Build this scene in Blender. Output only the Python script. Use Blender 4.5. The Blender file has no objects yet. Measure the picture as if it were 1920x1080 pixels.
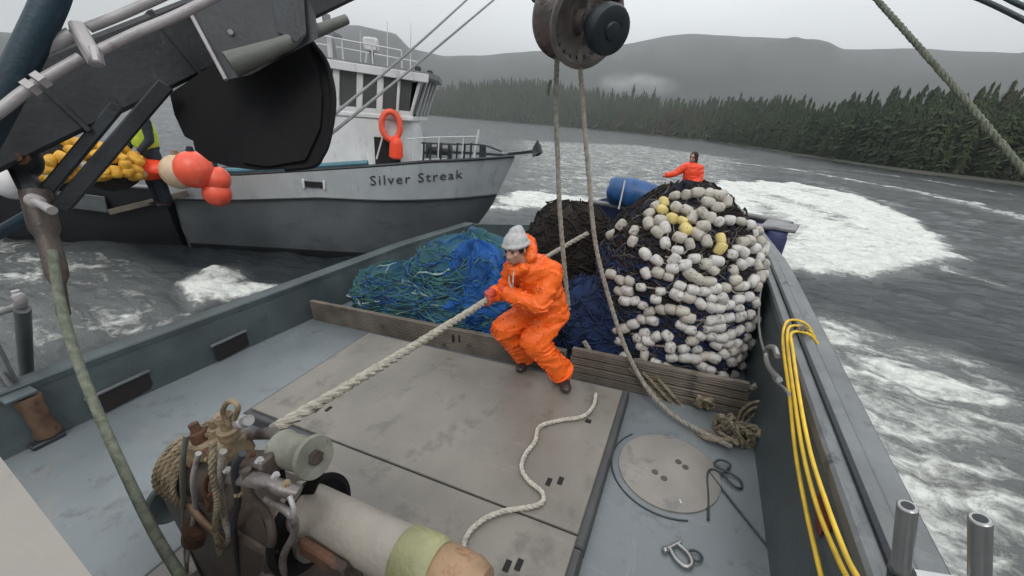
import bpy, math, random
import numpy as np
from mathutils import Vector, Matrix, noise
from mathutils.bvhtree import BVHTree
random.seed(7); rng = np.random.default_rng(7)
C = bpy.context.scene.collection
V = Vector

# ---------------------------------------------------------------- camera, world, sun, exposure
F = 748.0                                   # focal length in pixels of a 1920 wide picture
def unit(v): v = np.array(v, float); return v / np.linalg.norm(v)
Yb = unit([372, 327, -F]); Xb = unit([1723, -249, F]); Zb = np.cross(Xb, Yb)
RB = np.array([Xb, Yb, Zb])                 # camera axes -> boat axes
HC, HS = 2.3, 3.2                           # camera over the deck, camera over the sea
_h0, _sl = 224.0, 0.08
_s = unit(np.cross([960, 540 - (_h0 + _sl * 960), -F], [-960, 540 - (_h0 - _sl * 960), -F]))
if _s[1] < 0: _s = -_s
_Zw = RB @ _s; _Yw = unit(np.array([0, 1, 0]) - _Zw[1] * _Zw); _Xw = np.cross(_Yw, _Zw)
WB = np.array([_Xw, _Yw, _Zw])              # boat axes -> world (sea level) axes
_o = WB @ np.array([0, 0, -HC]) + np.array([0, 0, HS])
M = Matrix([[*WB[i], _o[i]] for i in range(3)] + [[0, 0, 0, 1]])   # the heeled boat's frame
I4 = Matrix.Identity(4)

cd = bpy.data.cameras.new('camera'); cam = bpy.data.objects.new('camera', cd); C.objects.link(cam)
cd.sensor_width = 36; cd.lens = F / 1920 * 36; cd.clip_start = 0.05; cd.clip_end = 20000
_cw = WB @ RB
cam.matrix_world = Matrix([[*_cw[i], (0, 0, HS)[i]] for i in range(3)] + [[0, 0, 0, 1]])
bpy.context.scene.camera = cam

def ray(px, py): return RB @ unit([px - 960, 540 - py, -F])
def PZ(px, py, z=0.0): d = ray(px, py); return V(np.array([0, 0, HC]) + d * ((z - HC) / d[2]))
def PY(px, py, y): d = ray(px, py); return V(np.array([0, 0, HC]) + d * (y / d[1]))
def PX(px, py, x): d = ray(px, py); return V(np.array([0, 0, HC]) + d * (x / d[0]))
def PD(px, py, dep): return V(np.array([0, 0, HC]) + RB @ (np.array([px - 960, 540 - py, -F]) * dep / F))
def sea(px, py, z=0.0): d = WB @ ray(px, py); return V(np.array([0, 0, HS]) + d * ((z - HS) / d[2]))
def WR(px, py, r): d = WB @ ray(px, py); return V(np.array([0, 0, HS]) + d * (r / math.hypot(d[0], d[1])))

world = bpy.data.worlds.new("World"); bpy.context.scene.world = world; world.use_nodes = True
nt = world.node_tree; nt.nodes.clear()
SUN_EL, SUN_ROT = math.radians(50), math.radians(160)
sky = nt.nodes.new('ShaderNodeTexSky'); sky.sky_type = 'NISHITA'; sky.sun_disc = False
sky.sun_elevation = SUN_EL; sky.sun_rotation = SUN_ROT
scl = nt.nodes.new('ShaderNodeVectorMath'); scl.operation = 'SCALE'; scl.inputs['Scale'].default_value = 0.10
nt.links.new(sky.outputs[0], scl.inputs[0])
tc = nt.nodes.new('ShaderNodeTexCoord'); sp = nt.nodes.new('ShaderNodeSeparateXYZ'); nt.links.new(tc.outputs['Generated'], sp.inputs[0])
cr = nt.nodes.new('ShaderNodeValToRGB')     # overcast: brighter towards the zenith
cr.color_ramp.elements[0].position = 0.0; cr.color_ramp.elements[0].color = (0.88, 0.93, 0.95, 1)
cr.color_ramp.elements[1].position = 1.0; cr.color_ramp.elements[1].color = (1.45, 1.49, 1.52, 1)
e = cr.color_ramp.elements.new(0.25); e.color = (0.98, 1.02, 1.04, 1)
nt.links.new(sp.outputs['Z'], cr.inputs[0])
cn = nt.nodes.new('ShaderNodeTexNoise'); cn.inputs['Scale'].default_value = 2.2; cn.inputs['Detail'].default_value = 5
mp = nt.nodes.new('ShaderNodeMapping'); mp.inputs['Scale'].default_value = (1, 1, 3.0); nt.links.new(tc.outputs['Generated'], mp.inputs[0]); nt.links.new(mp.outputs[0], cn.inputs[0])
mr = nt.nodes.new('ShaderNodeMapRange'); mr.inputs['From Min'].default_value = 0.3; mr.inputs['From Max'].default_value = 0.7
mr.inputs['To Min'].default_value = 0.92; mr.inputs['To Max'].default_value = 1.12; nt.links.new(cn.outputs['Fac'], mr.inputs[0])
cm = nt.nodes.new('ShaderNodeVectorMath'); cm.operation = 'SCALE'; nt.links.new(cr.outputs[0], cm.inputs[0]); nt.links.new(mr.outputs[0], cm.inputs['Scale'])
# the cloud is thinner over the channel ahead
dp = nt.nodes.new('ShaderNodeVectorMath'); dp.operation = 'DOT_PRODUCT'; nt.links.new(tc.outputs['Generated'], dp.inputs[0]); dp.inputs[1].default_value = (-0.37, 0.92, 0.25)
mg = nt.nodes.new('ShaderNodeMapRange'); mg.inputs['From Min'].default_value = 0.2; mg.inputs['From Max'].default_value = 1.05; mg.inputs['To Min'].default_value = 0.90; mg.inputs['To Max'].default_value = 1.34; nt.links.new(dp.outputs['Value'], mg.inputs[0])
cm2 = nt.nodes.new('ShaderNodeVectorMath'); cm2.operation = 'SCALE'; nt.links.new(cm.outputs[0], cm2.inputs[0]); nt.links.new(mg.outputs[0], cm2.inputs['Scale']); cm = cm2
mx = nt.nodes.new('ShaderNodeMix'); mx.data_type = 'RGBA'; mx.inputs['Factor'].default_value = 0.93
nt.links.new(scl.outputs[0], mx.inputs[6]); nt.links.new(cm.outputs[0], mx.inputs[7])
bg = nt.nodes.new('ShaderNodeBackground'); bg.inputs['Strength'].default_value = 1.0
nt.links.new(mx.outputs[2], bg.inputs[0])
wo = nt.nodes.new('ShaderNodeOutputWorld'); nt.links.new(bg.outputs[0], wo.inputs[0])
sl = bpy.data.lights.new('sun', 'SUN'); sl.energy = 1.15; sl.angle = math.radians(25); sl.color = (1, 0.97, 0.93)
so = bpy.data.objects.new('sun', sl); C.objects.link(so)
_sd = V((math.sin(SUN_ROT) * math.cos(SUN_EL), math.cos(SUN_ROT) * math.cos(SUN_EL), math.sin(SUN_EL)))
so.rotation_euler = _sd.to_track_quat('Z', 'Y').to_euler()
vs = bpy.context.scene.view_settings
vs.view_transform = 'Standard'; vs.look = 'None'; vs.exposure = 0.2; vs.gamma = 1.0; vs.use_curve_mapping = False

# ---------------------------------------------------------------- materials
def wear(m, dark=(0.07, 0.065, 0.06), light=None, scale=9.0, lo=0.56, amt=0.75, stretch=(1, 1, 1), rust=None, rlo=0.64, rscale=3.0, rstretch=(1, 1, 0.12)):
    n = m.node_tree; L = n.links; b = n.nodes['Principled BSDF']; tc = n.nodes.new('ShaderNodeTexCoord'); src = b.inputs['Base Color'].links[0].from_socket
    def layer(src, col, sc, st, lo, amt, det=9, w=0.10):
        mp = n.nodes.new('ShaderNodeMapping'); mp.inputs['Scale'].default_value = st; L.new(tc.outputs['Object'], mp.inputs[0])
        t = n.nodes.new('ShaderNodeTexNoise'); t.inputs['Scale'].default_value = sc; t.inputs['Detail'].default_value = det; t.inputs['Roughness'].default_value = 0.7; L.new(mp.outputs[0], t.inputs[0])
        r = n.nodes.new('ShaderNodeMapRange'); r.inputs['From Min'].default_value = lo; r.inputs['From Max'].default_value = lo + w; r.inputs['To Max'].default_value = amt; L.new(t.outputs['Fac'], r.inputs[0])
        x = n.nodes.new('ShaderNodeMix'); x.data_type = 'RGBA'; L.new(r.outputs[0], x.inputs[0]); L.new(src, x.inputs[6]); x.inputs[7].default_value = (*col, 1); return x.outputs[2]
    src = layer(src, dark, scale, stretch, lo, amt)
    if light: src = layer(src, light, scale * 1.7, (stretch[0] * 0.25, stretch[1] * 1.6, 1), lo + 0.03, amt * 0.8); src = layer(src, light, scale * 1.5, (2.0, 0.22, 1), lo + 0.05, amt * 0.7)
    if rust: src = layer(src, rust, rscale, rstretch, rlo, 0.8, 7, 0.12)
    L.new(src, b.inputs['Base Color']); return m
def mat(name, col, rough=0.6, metal=0.0, var=0.25, vscale=3.0, bump=0.15, bscale=40.0, col2=None, spots=None, spot_scale=6.0, spot_lo=0.6, coat=0.0, spec=0.5, det=6):
    m = bpy.data.materials.new(name); m.use_nodes = True; n = m.node_tree; L = n.links
    b = n.nodes['Principled BSDF']
    tc = n.nodes.new('ShaderNodeTexCoord')
    nz = n.nodes.new('ShaderNodeTexNoise'); nz.inputs['Scale'].default_value = vscale; nz.inputs['Detail'].default_value = det; L.new(tc.outputs['Object'], nz.inputs[0])
    mr = n.nodes.new('ShaderNodeMapRange'); mr.inputs['From Min'].default_value = 0.32; mr.inputs['From Max'].default_value = 0.68; L.new(nz.outputs['Fac'], mr.inputs[0])
    mx = n.nodes.new('ShaderNodeMix'); mx.data_type = 'RGBA'; L.new(mr.outputs[0], mx.inputs[0])
    c2 = col2 or tuple(min(1, c * (1 + var)) for c in col); c1 = col if col2 else tuple(c * (1 - var) for c in col)
    mx.inputs[6].default_value = (*c1, 1); mx.inputs[7].default_value = (*c2, 1)
    out = mx.outputs[2]
    if spots:
        n2 = n.nodes.new('ShaderNodeTexNoise'); n2.inputs['Scale'].default_value = spot_scale; n2.inputs['Detail'].default_value = 8; n2.inputs['Roughness'].default_value = 0.65
        L.new(tc.outputs['Object'], n2.inputs[0])
        r2 = n.nodes.new('ShaderNodeMapRange'); r2.inputs['From Min'].default_value = spot_lo; r2.inputs['From Max'].default_value = spot_lo + 0.1; L.new(n2.outputs['Fac'], r2.inputs[0])
        m2 = n.nodes.new('ShaderNodeMix'); m2.data_type = 'RGBA'; L.new(r2.outputs[0], m2.inputs[0]); L.new(out, m2.inputs[6]); m2.inputs[7].default_value = (*spots, 1); out = m2.outputs[2]
    L.new(out, b.inputs['Base Color'])
    nr = n.nodes.new('ShaderNodeMapRange'); nr.inputs['To Min'].default_value = max(0.03, rough - 0.15); nr.inputs['To Max'].default_value = min(1, rough + 0.15); L.new(nz.outputs['Fac'], nr.inputs[0]); L.new(nr.outputs[0], b.inputs['Roughness'])
    b.inputs['Metallic'].default_value = metal; b.inputs['Specular IOR Level'].default_value = spec
    if coat: b.inputs['Coat Weight'].default_value = coat; b.inputs['Coat Roughness'].default_value = 0.15
    if bump:
        nb = n.nodes.new('ShaderNodeTexNoise'); nb.inputs['Scale'].default_value = bscale; nb.inputs['Detail'].default_value = 4; L.new(tc.outputs['Object'], nb.inputs[0])
        bp = n.nodes.new('ShaderNodeBump'); bp.inputs['Strength'].default_value = bump; bp.inputs['Distance'].default_value = 0.02; L.new(nb.outputs['Fac'], bp.inputs['Height']); L.new(bp.outputs[0], b.inputs['Normal'])
    return m
def wave_bump(m, scale=60, strength=0.4, direction='X', dist=0.02, kind='BANDS'):
    n = m.node_tree; b = n.nodes['Principled BSDF']
    tc = n.nodes.new('ShaderNodeTexCoord'); w = n.nodes.new('ShaderNodeTexWave'); w.wave_type = kind; w.bands_direction = direction
    w.inputs['Scale'].default_value = scale; w.inputs['Distortion'].default_value = 2.0; n.links.new(tc.outputs['Object'], w.inputs[0])
    bp = n.nodes.new('ShaderNodeBump'); bp.inputs['Strength'].default_value = strength; bp.inputs['Distance'].default_value = dist
    n.links.new(w.outputs['Fac'], bp.inputs['Height'])
    prev = b.inputs['Normal'].links
    if prev: n.links.new(prev[0].from_socket, bp.inputs['Normal'])
    n.links.new(bp.outputs[0], b.inputs['Normal']); return m

K = {}
K['deck'] = mat('deck_paint', (0.165, 0.187, 0.197), 0.24, 0, 0.14, 1.1, 0.10, 120, spots=(0.20, 0.195, 0.18), spot_scale=1.6, spot_lo=0.62)
K['bulwark'] = mat('bulwark_paint', (0.065, 0.085, 0.09), 0.45, 0, 0.25, 2.0, 0.2, 30, spots=(0.10, 0.045, 0.025), spot_scale=2.2, spot_lo=0.67)
K['railcap'] = mat('rail_metal', (0.15, 0.16, 0.165), 0.42, 0.25, 0.25, 3, 0.1, 60, spots=(0.04, 0.045, 0.05), spot_scale=5, spot_lo=0.62)
K['hatch'] = mat('hatch_plate', (0.205, 0.188, 0.163), 0.32, 0, 0.18, 1.5, 0.2, 90, spots=(0.11, 0.10, 0.085), spot_scale=1.3, spot_lo=0.58)
K['coaming'] = mat('coaming', (0.06, 0.062, 0.065), 0.55, 0, 0.25, 4, 0.2, 40)
K['board'] = wave_bump(mat('wet_board', (0.15, 0.125, 0.10), 0.55, 0, 0.35, 3.5, 0.4, 25, spots=(0.06, 0.05, 0.04), spot_scale=5, spot_lo=0.6), 14, 0.5, 'Z', 0.01)
K['dark'] = mat('dark_steel', (0.03, 0.034, 0.038), 0.5, 0.2, 0.4, 4, 0.2, 40)
K['black'] = mat('black_paint', (0.005, 0.005, 0.006), 0.75, 0, 0.3, 3, 0.15, 30, spec=0.25)
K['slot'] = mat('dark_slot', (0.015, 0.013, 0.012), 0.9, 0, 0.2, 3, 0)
K['boom'] = mat('boom_paint', (0.042, 0.046, 0.05), 0.55, 0.1, 0.35, 2.5, 0.2, 30, spots=(0.09, 0.085, 0.08), spot_scale=3, spot_lo=0.64)
K['pipe'] = mat('pale_pipe', (0.36, 0.34, 0.34), 0.4, 0.1, 0.25, 5, 0.15, 50, spots=(0.16, 0.10, 0.08), spot_scale=8, spot_lo=0.62)
K['olive'] = mat('olive_bar', (0.13, 0.135, 0.12), 0.5, 0, 0.25, 4, 0.15, 40)
K['teal'] = mat('dark_teal_paint', (0.012, 0.035, 0.052), 0.45, 0, 0.35, 4, 0.15, 40)
K['alu'] = mat('aluminium', (0.36, 0.355, 0.35), 0.33, 0.75, 0.15, 4, 0.1, 80, spots=(0.2, 0.19, 0.18), spot_scale=8, spot_lo=0.62)
K['block'] = mat('weathered_block', (0.20, 0.18, 0.172), 0.45, 0.45, 0.35, 6, 0.25, 40, spots=(0.07, 0.055, 0.05), spot_scale=7, spot_lo=0.55)
K['rubber'] = mat('black_rubber', (0.012, 0.018, 0.024), 0.5, 0, 0.3, 5, 0.2, 40)
K['rope'] = mat('grey_rope', (0.30, 0.275, 0.235), 0.85, 0, 0.3, 30, 0.6, 160)
K['rope_pale'] = mat('pale_rope', (0.55, 0.51, 0.44), 0.85, 0, 0.25, 30, 0.6, 160)
K['haul'] = mat('worn_pale_rope', (0.40, 0.37, 0.31), 0.85, 0, 0.25, 30, 0.5, 160)
K['rope_tan'] = mat('tan_rope', (0.27, 0.225, 0.15), 0.9, 0, 0.4, 25, 0.7, 140)
K['rope_green'] = mat('green_rope', (0.16, 0.175, 0.13), 0.8, 0, 0.3, 30, 0.5, 160)
K['stay'] = mat('stay_wire', (0.25, 0.25, 0.25), 0.5, 0.3, 0.2, 20, 0.2, 120)
K['wire'] = mat('dark_wire', (0.05, 0.065, 0.07), 0.5, 0.3, 0.2, 20, 0.2, 120)
K['yellow'] = mat('yellow_hose', (0.72, 0.47, 0.035), 0.4, 0, 0.15, 12, 0.1, 60)
K['rust'] = mat('rusty_iron', (0.12, 0.055, 0.03), 0.75, 0.2, 0.45, 6, 0.5, 40, spots=(0.05, 0.035, 0.03), spot_scale=6, spot_lo=0.5)
K['brown'] = mat('brown_machine', (0.075, 0.058, 0.048), 0.5, 0.15, 0.4, 6, 0.3, 40, spots=(0.13, 0.09, 0.05), spot_scale=6, spot_lo=0.62)
K['tan'] = mat('tan_casting', (0.24, 0.18, 0.11), 0.6, 0, 0.4, 8, 0.4, 40, spots=(0.08, 0.05, 0.03), spot_scale=9, spot_lo=0.55)
K['orange_wood'] = mat('orange_band', (0.30, 0.19, 0.11), 0.6, 0, 0.35, 6, 0.3, 40, spots=(0.16, 0.07, 0.04), spot_scale=6, spot_lo=0.55)
K['beige'] = mat('beige_drum', (0.29, 0.26, 0.225), 0.5, 0, 0.15, 5, 0.2, 50, spots=(0.2, 0.17, 0.12), spot_scale=4, spot_lo=0.6)
K['lime'] = mat('yellow_green_band', (0.26, 0.255, 0.135), 0.55, 0, 0.3, 5, 0.3, 50)
K['cream'] = mat('cream_panel', (0.30, 0.275, 0.245), 0.5, 0, 0.08, 2, 0.08, 60)
K['suit'] = mat('orange_rain_gear', (0.93, 0.15, 0.016), 0.42, 0, 0.07, 5, 0.25, 14, spots=(0.55, 0.10, 0.03), spot_scale=4, spot_lo=0.66, spec=0.4)
K['suit_red'] = mat('red_orange_rain_gear', (0.90, 0.07, 0.02), 0.45, 0, 0.07, 5, 0.2, 14)
K['glove'] = mat('red_glove', (0.55, 0.075, 0.04), 0.6, 0, 0.2, 20, 0.3, 60)
K['skin'] = mat('skin', (0.46, 0.25, 0.19), 0.5, 0, 0.12, 12, 0.1, 60)
K['knit'] = wave_bump(mat('grey_knit', (0.60, 0.595, 0.59), 1.0, 0, 0.15, 45, 0.5, 120, spec=0.05), 70, 0.5, 'DIAGONAL', 0.008)
K['hair'] = mat('dark_hair', (0.016, 0.011, 0.009), 0.8, 0, 0.4, 40, 0.6, 90)
K['boot'] = mat('dark_boot', (0.045, 0.03, 0.028), 0.45, 0, 0.3, 12, 0.15, 40)
K['eye'] = mat('eye', (0.03, 0.02, 0.018), 0.25, 0, 0.2, 12, 0)
K['vest'] = mat('hi_vis', (0.45, 0.62, 0.05), 0.6, 0, 0.15, 12, 0.2, 40)
K['navy_cloth'] = mat('navy_cloth', (0.014, 0.02, 0.03), 0.8, 0, 0.3, 12, 0.2, 40)
K['white'] = mat('white_paint', (0.62, 0.62, 0.62), 0.5, 0, 0.08, 5, 0.1, 50)
K['web_brown'] = mat('brown_web', (0.020, 0.014, 0.011), 0.9, 0, 0.5, 9, 0.9, 90)
K['web_mixed'] = mat('brown_and_navy_web', (0.028, 0.021, 0.017), 0.9, 0, 0.5, 2.4, 0.9, 90, col2=(0.012, 0.024, 0.055))
K['web_navy'] = mat('navy_web', (0.008, 0.022, 0.075), 0.85, 0, 0.5, 12, 0.6, 90)
K['web_blue'] = mat('blue_web', (0.012, 0.105, 0.36), 0.65, 0, 0.4, 5, 0.8, 100)
K['web_green'] = mat('green_web', (0.04, 0.14, 0.135), 0.75, 0, 0.5, 3, 0.9, 120, col2=(0.014, 0.085, 0.20))
K['twine_teal'] = mat('teal_twine', (0.055, 0.165, 0.165), 0.8, 0, 0.4, 12, 0.2, 80)
K['twine_pale'] = mat('pale_twine', (0.28, 0.36, 0.36), 0.8, 0, 0.3, 12, 0.2, 80)
K['cork'] = mat('white_cork', (0.56, 0.54, 0.51), 0.6, 0, 0.12, 14, 0.3, 45, spots=(0.20, 0.185, 0.165), spot_scale=24, spot_lo=0.55)
K['cork_tan'] = mat('tan_cork', (0.46, 0.43, 0.375), 0.65, 0, 0.2, 12, 0.35, 45, spots=(0.18, 0.14, 0.10), spot_scale=24, spot_lo=0.56)
K['cork_yellow'] = mat('yellow_cork', (0.62, 0.50, 0.19), 0.6, 0, 0.15, 12, 0.3, 45, spots=(0.3, 0.22, 0.1), spot_scale=24, spot_lo=0.62)
K['cork_amber'] = mat('amber_cork', (0.62, 0.33, 0.03), 0.6, 0, 0.2, 12, 0.3, 45)
K['buoy'] = mat('orange_buoy', (0.86, 0.115, 0.06), 0.35, 0, 0.12, 7, 0.08, 40, spots=(0.7, 0.28, 0.25), spot_scale=4, spot_lo=0.6)
K['buoy_tan'] = mat('cream_buoy', (0.62, 0.47, 0.32), 0.45, 0, 0.12, 7, 0.1, 40)
K['hull_light'] = mat('silver_topsides', (0.43, 0.46, 0.47), 0.42, 0.2, 0.1, 1.6, 0.1, 20, spots=(0.36, 0.38, 0.39), spot_scale=2, spot_lo=0.6)
K['hull_dark'] = mat('shaded_hull', (0.105, 0.118, 0.125), 0.45, 0.2, 0.15, 1.2, 0.12, 20, spots=(0.12, 0.13, 0.135), spot_scale=1.2, spot_lo=0.6)  # silver metal below the strip, its inward-flare shade put into a darker colour
K['bottom'] = mat('black_bottom', (0.008, 0.010, 0.013), 0.6, 0, 0.3, 2, 0.1, 20)
K['house'] = mat('cabin_paint', (0.66, 0.67, 0.67), 0.45, 0, 0.1, 2, 0.08, 30, spots=(0.52, 0.52, 0.50), spot_scale=2.5, spot_lo=0.6)
K['glass'] = mat('dark_glass', (0.075, 0.078, 0.075), 0.15, 0, 0.2, 1, 0)
K['letter'] = mat('dark_lettering', (0.035, 0.04, 0.05), 0.6, 0, 0.1, 3, 0)
K['cyan'] = mat('blue_trim', (0.07, 0.19, 0.24), 0.5, 0, 0.2, 3, 0.1)
K['tarp'] = mat('blue_tarp', (0.014, 0.075, 0.22), 0.45, 0, 0.3, 5, 0.3, 12)
K['navy_hull'] = mat('navy_hull', (0.02, 0.03, 0.09), 0.45, 0, 0.25, 3, 0.15, 20)
K['skiff_grey'] = mat('skiff_metal', (0.23, 0.225, 0.235), 0.45, 0.3, 0.2, 3, 0.15, 20)
K['green_box'] = mat('dark_green_plate', (0.02, 0.045, 0.035), 0.6, 0, 0.2, 5, 0.2)
K['redrust'] = mat('red_rust_patch', (0.15, 0.03, 0.022), 0.85, 0, 0.4, 8, 0.3)

wear(K['deck'], (0.085, 0.09, 0.09), (0.25, 0.265, 0.27), 5.0, 0.57, 0.55, rust=(0.15, 0.10, 0.07), rlo=0.66, rscale=3.2, rstretch=(1, 1, 1))
wear(K['hatch'], (0.10, 0.09, 0.075), (0.28, 0.26, 0.225), 4.5, 0.555, 0.5, rust=(0.15, 0.115, 0.085), rlo=0.63, rscale=2.2, rstretch=(1, 1, 1))
wear(K['bulwark'], (0.035, 0.04, 0.042), (0.13, 0.145, 0.15), 6.0, 0.58, 0.6, rust=(0.11, 0.05, 0.03), rlo=0.63, rscale=5.0, rstretch=(1, 1, 0.15))
wear(K['railcap'], (0.07, 0.075, 0.078), (0.26, 0.27, 0.275), 10.0, 0.55, 0.6, stretch=(1, 0.3, 1))
wear(K['boom'], (0.018, 0.02, 0.022), (0.10, 0.105, 0.11), 6.0, 0.56, 0.55, rust=(0.09, 0.045, 0.03), rlo=0.66)
wear(K['hull_light'], (0.26, 0.27, 0.275), None, 2.5, 0.56, 0.6, stretch=(1, 1, 0.4), rust=(0.22, 0.15, 0.10), rlo=0.62, rscale=5.0)
wear(K['hull_dark'], (0.06, 0.066, 0.07), (0.15, 0.16, 0.165), 2.2, 0.55, 0.6, stretch=(0.4, 0.4, 1), rust=(0.13, 0.08, 0.055), rlo=0.64, rscale=5.0)
wear(K['house'], (0.32, 0.31, 0.29), None, 3.0, 0.56, 0.6, stretch=(1, 1, 0.3), rust=(0.30, 0.20, 0.13), rlo=0.66, rscale=7.0)
wear(K['cream'], (0.18, 0.165, 0.145), (0.36, 0.34, 0.31), 5.0, 0.57, 0.5)
wear(K['suit'], (0.62, 0.10, 0.02), None, 7.0, 0.62, 0.45, rust=(0.34, 0.09, 0.04), rlo=0.67, rscale=6.0, rstretch=(1, 1, 0.5))
# ---------------------------------------------------------------- mesh builder
def basis(d, up=V((0, 0, 1))):
    d = d.normalized(); a = up.cross(d)
    if a.length < 1e-3: a = V((1, 0, 0)).cross(d)
    a.normalize(); return a, d.cross(a).normalized(), d
def catmull(pts, n=8):
    P = [V(p) for p in pts]; P = [P[0] * 2 - P[1]] + P + [P[-1] * 2 - P[-2]]; out = []
    for i in range(1, len(P) - 2):
        for k in range(n):
            t = k / n; a, b, c, d = P[i - 1:i + 3]
            out.append(0.5 * ((2 * b) + (c - a) * t + (2 * a - 5 * b + 4 * c - d) * t * t + (3 * b - a - 3 * c + d) * t ** 3))
    out.append(P[-2]); return out
class G:
    def __init__(s): s.v = []; s.f = []
    def add(s, vs, fs):
        o = len(s.v); s.v += [tuple(p) for p in vs]; s.f += [tuple(i + o for i in f) for f in fs]; return s
    def box(s, c, size, rot=None, bev=0.0):
        c = V(c); h = [x / 2 for x in size]; R = rot or Matrix.Identity(3)
        b = min(bev, *[x * 0.49 for x in h])
        if b <= 0:
            vs = [c + R @ V((sx * h[0], sy * h[1], sz * h[2])) for sz in (-1, 1) for sy in (-1, 1) for sx in (-1, 1)]
            return s.add(vs, [(0, 2, 3, 1), (4, 5, 7, 6), (0, 1, 5, 4), (2, 6, 7, 3), (0, 4, 6, 2), (1, 3, 7, 5)])
        vs = []; idx = {}
        for sx in (-1, 1):
            for sy in (-1, 1):
                for sz in (-1, 1):
                    for ax in range(3):
                        q = [sx * (h[0] - b), sy * (h[1] - b), sz * (h[2] - b)]; q[ax] = (sx, sy, sz)[ax] * h[ax]
                        idx[(sx, sy, sz, ax)] = len(vs); vs.append(c + R @ V(q))
        fs = []
        for ax in range(3):
            o = [i for i in range(3) if i != ax]
            for sg in (-1, 1):
                cyc = []
                for (u, w) in ((-1, -1), (1, -1), (1, 1), (-1, 1)):
                    k = [0, 0, 0]; k[ax] = sg; k[o[0]] = u; k[o[1]] = w; cyc.append(idx[(*k, ax)])
                flip = (sg == 1) == (ax == 1); fs.append(tuple(cyc[::-1] if flip else cyc))
        for ax in range(3):                                        # edge bevels run along axis ax
            o = [i for i in range(3) if i != ax]
            for u in (-1, 1):
                for w in (-1, 1):
                    def k(e, a): q = [0, 0, 0]; q[ax] = e; q[o[0]] = u; q[o[1]] = w; return idx[(*q, a)]
                    fs.append((k(-1, o[0]), k(1, o[0]), k(1, o[1]), k(-1, o[1])))
        for sx in (-1, 1):
            for sy in (-1, 1):
                for sz in (-1, 1): fs.append(tuple(idx[(sx, sy, sz, a)] for a in range(3)))
        return s.add(vs, fs)
    def beam(s, a, b, w, h, up=V((0, 0, 1)), bev=0.0):
        a, b = V(a), V(b); x, z, d = basis(b - a, up)
        R = Matrix((x, d, z)).transposed(); return s.box((a + b) / 2, (w, (b - a).length, h), R, bev)
    def tube(s, pts, r, n=8, cap=True, squash=None):
        pts = [V(p) for p in pts]; m = len(pts); rs = r if hasattr(r, '__len__') else [r] * m
        T = [(pts[min(i + 1, m - 1)] - pts[max(i - 1, 0)]).normalized() for i in range(m)]
        a, b, _ = basis(T[0]); vs = []
        for i in range(m):
            a = (a - T[i] * a.dot(T[i])); a = a.normalized() if a.length > 1e-6 else basis(T[i])[0]; b = T[i].cross(a)
            for k in range(n):
                t = 2 * math.pi * k / n; vs.append(pts[i] + (a * math.cos(t) + b * math.sin(t)) * rs[i])
        fs = [(i * n + k, i * n + (k + 1) % n, (i + 1) * n + (k + 1) % n, (i + 1) * n + k) for i in range(m - 1) for k in range(n)]
        if cap: fs += [tuple(range(n))[::-1], tuple(range((m - 1) * n, m * n))]
        return s.add(vs, fs)
    def cyl(s, a, b, r, n=20, r2=None): return s.tube([a, b], [r, r if r2 is None else r2], n)
    def lathe(s, o, axis, prof, n=28):                             # prof: (distance along axis, radius)
        o = V(o); a, b, d = basis(V(axis)); vs = []
        for (h, r) in prof:
            for k in range(n):
                t = 2 * math.pi * k / n; vs.append(o + d * h + (a * math.cos(t) + b * math.sin(t)) * max(r, 1e-4))
        m = len(prof); fs = [(i * n + k, i * n + (k + 1) % n, (i + 1) * n + (k + 1) % n, (i + 1) * n + k) for i in range(m - 1) for k in range(n)]
        fs += [tuple(range(n))[::-1], tuple(range((m - 1) * n, m * n))]; return s.add(vs, fs)
    def ball(s, c, r, rot=None, n=12, m=8, fn=None):
        c = V(c); r = r if hasattr(r, '__len__') else (r, r, r); R = rot or Matrix.Identity(3); vs = []
        for i in range(1, m):
            p = math.pi * i / m
            for k in range(n):
                t = 2 * math.pi * k / n; q = V((math.sin(p) * math.cos(t), math.sin(p) * math.sin(t), math.cos(p)))
                q = V((q.x * r[0], q.y * r[1], q.z * r[2])); vs.append(c + R @ (fn(q) if fn else q))
        o = len(vs); vs += [c + R @ V((0, 0, r[2])), c + R @ V((0, 0, -r[2]))]
        fs = [(i * n + k, (i + 1) * n + k, (i + 1) * n + (k + 1) % n, i * n + (k + 1) % n) for i in range(m - 2) for k in range(n)]
        fs += [(o, k, (k + 1) % n) for k in range(n)] + [(o + 1, (m - 2) * n + (k + 1) % n, (m - 2) * n + k) for k in range(n)]
        return s.add(vs, fs)
    def chain(s, pts, rs, n=12):                                   # tapered limb, closed, for fusing
        pts = [V(p) for p in pts]
        for i in range(len(pts) - 1): s.tube([pts[i], pts[i + 1]], [rs[i], rs[i + 1]], n)
        for p, r in zip(pts, rs): s.ball(p, r, n=n, m=8)
        return s
    def prism(s, poly, d):                                         # poly: 3D points, d: extrusion vector
        n = len(poly); P = [V(p) for p in poly]; s.add(P + [p + V(d) for p in P], [tuple(range(n))[::-1], tuple(range(n, 2 * n))] + [(i, (i + 1) % n, n + (i + 1) % n, n + i) for i in range(n)])
        return s
    def grid(s, fn, nu, nv, closeu=False):
        vs = [fn(i, j) for j in range(nv) for i in range(nu)]
        fs = [(j * nu + i, j * nu + (i + 1) % nu, (j + 1) * nu + (i + 1) % nu, (j + 1) * nu + i) for j in range(nv - 1) for i in range(nu if closeu else nu - 1)]
        return s.add(vs, fs)
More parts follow.
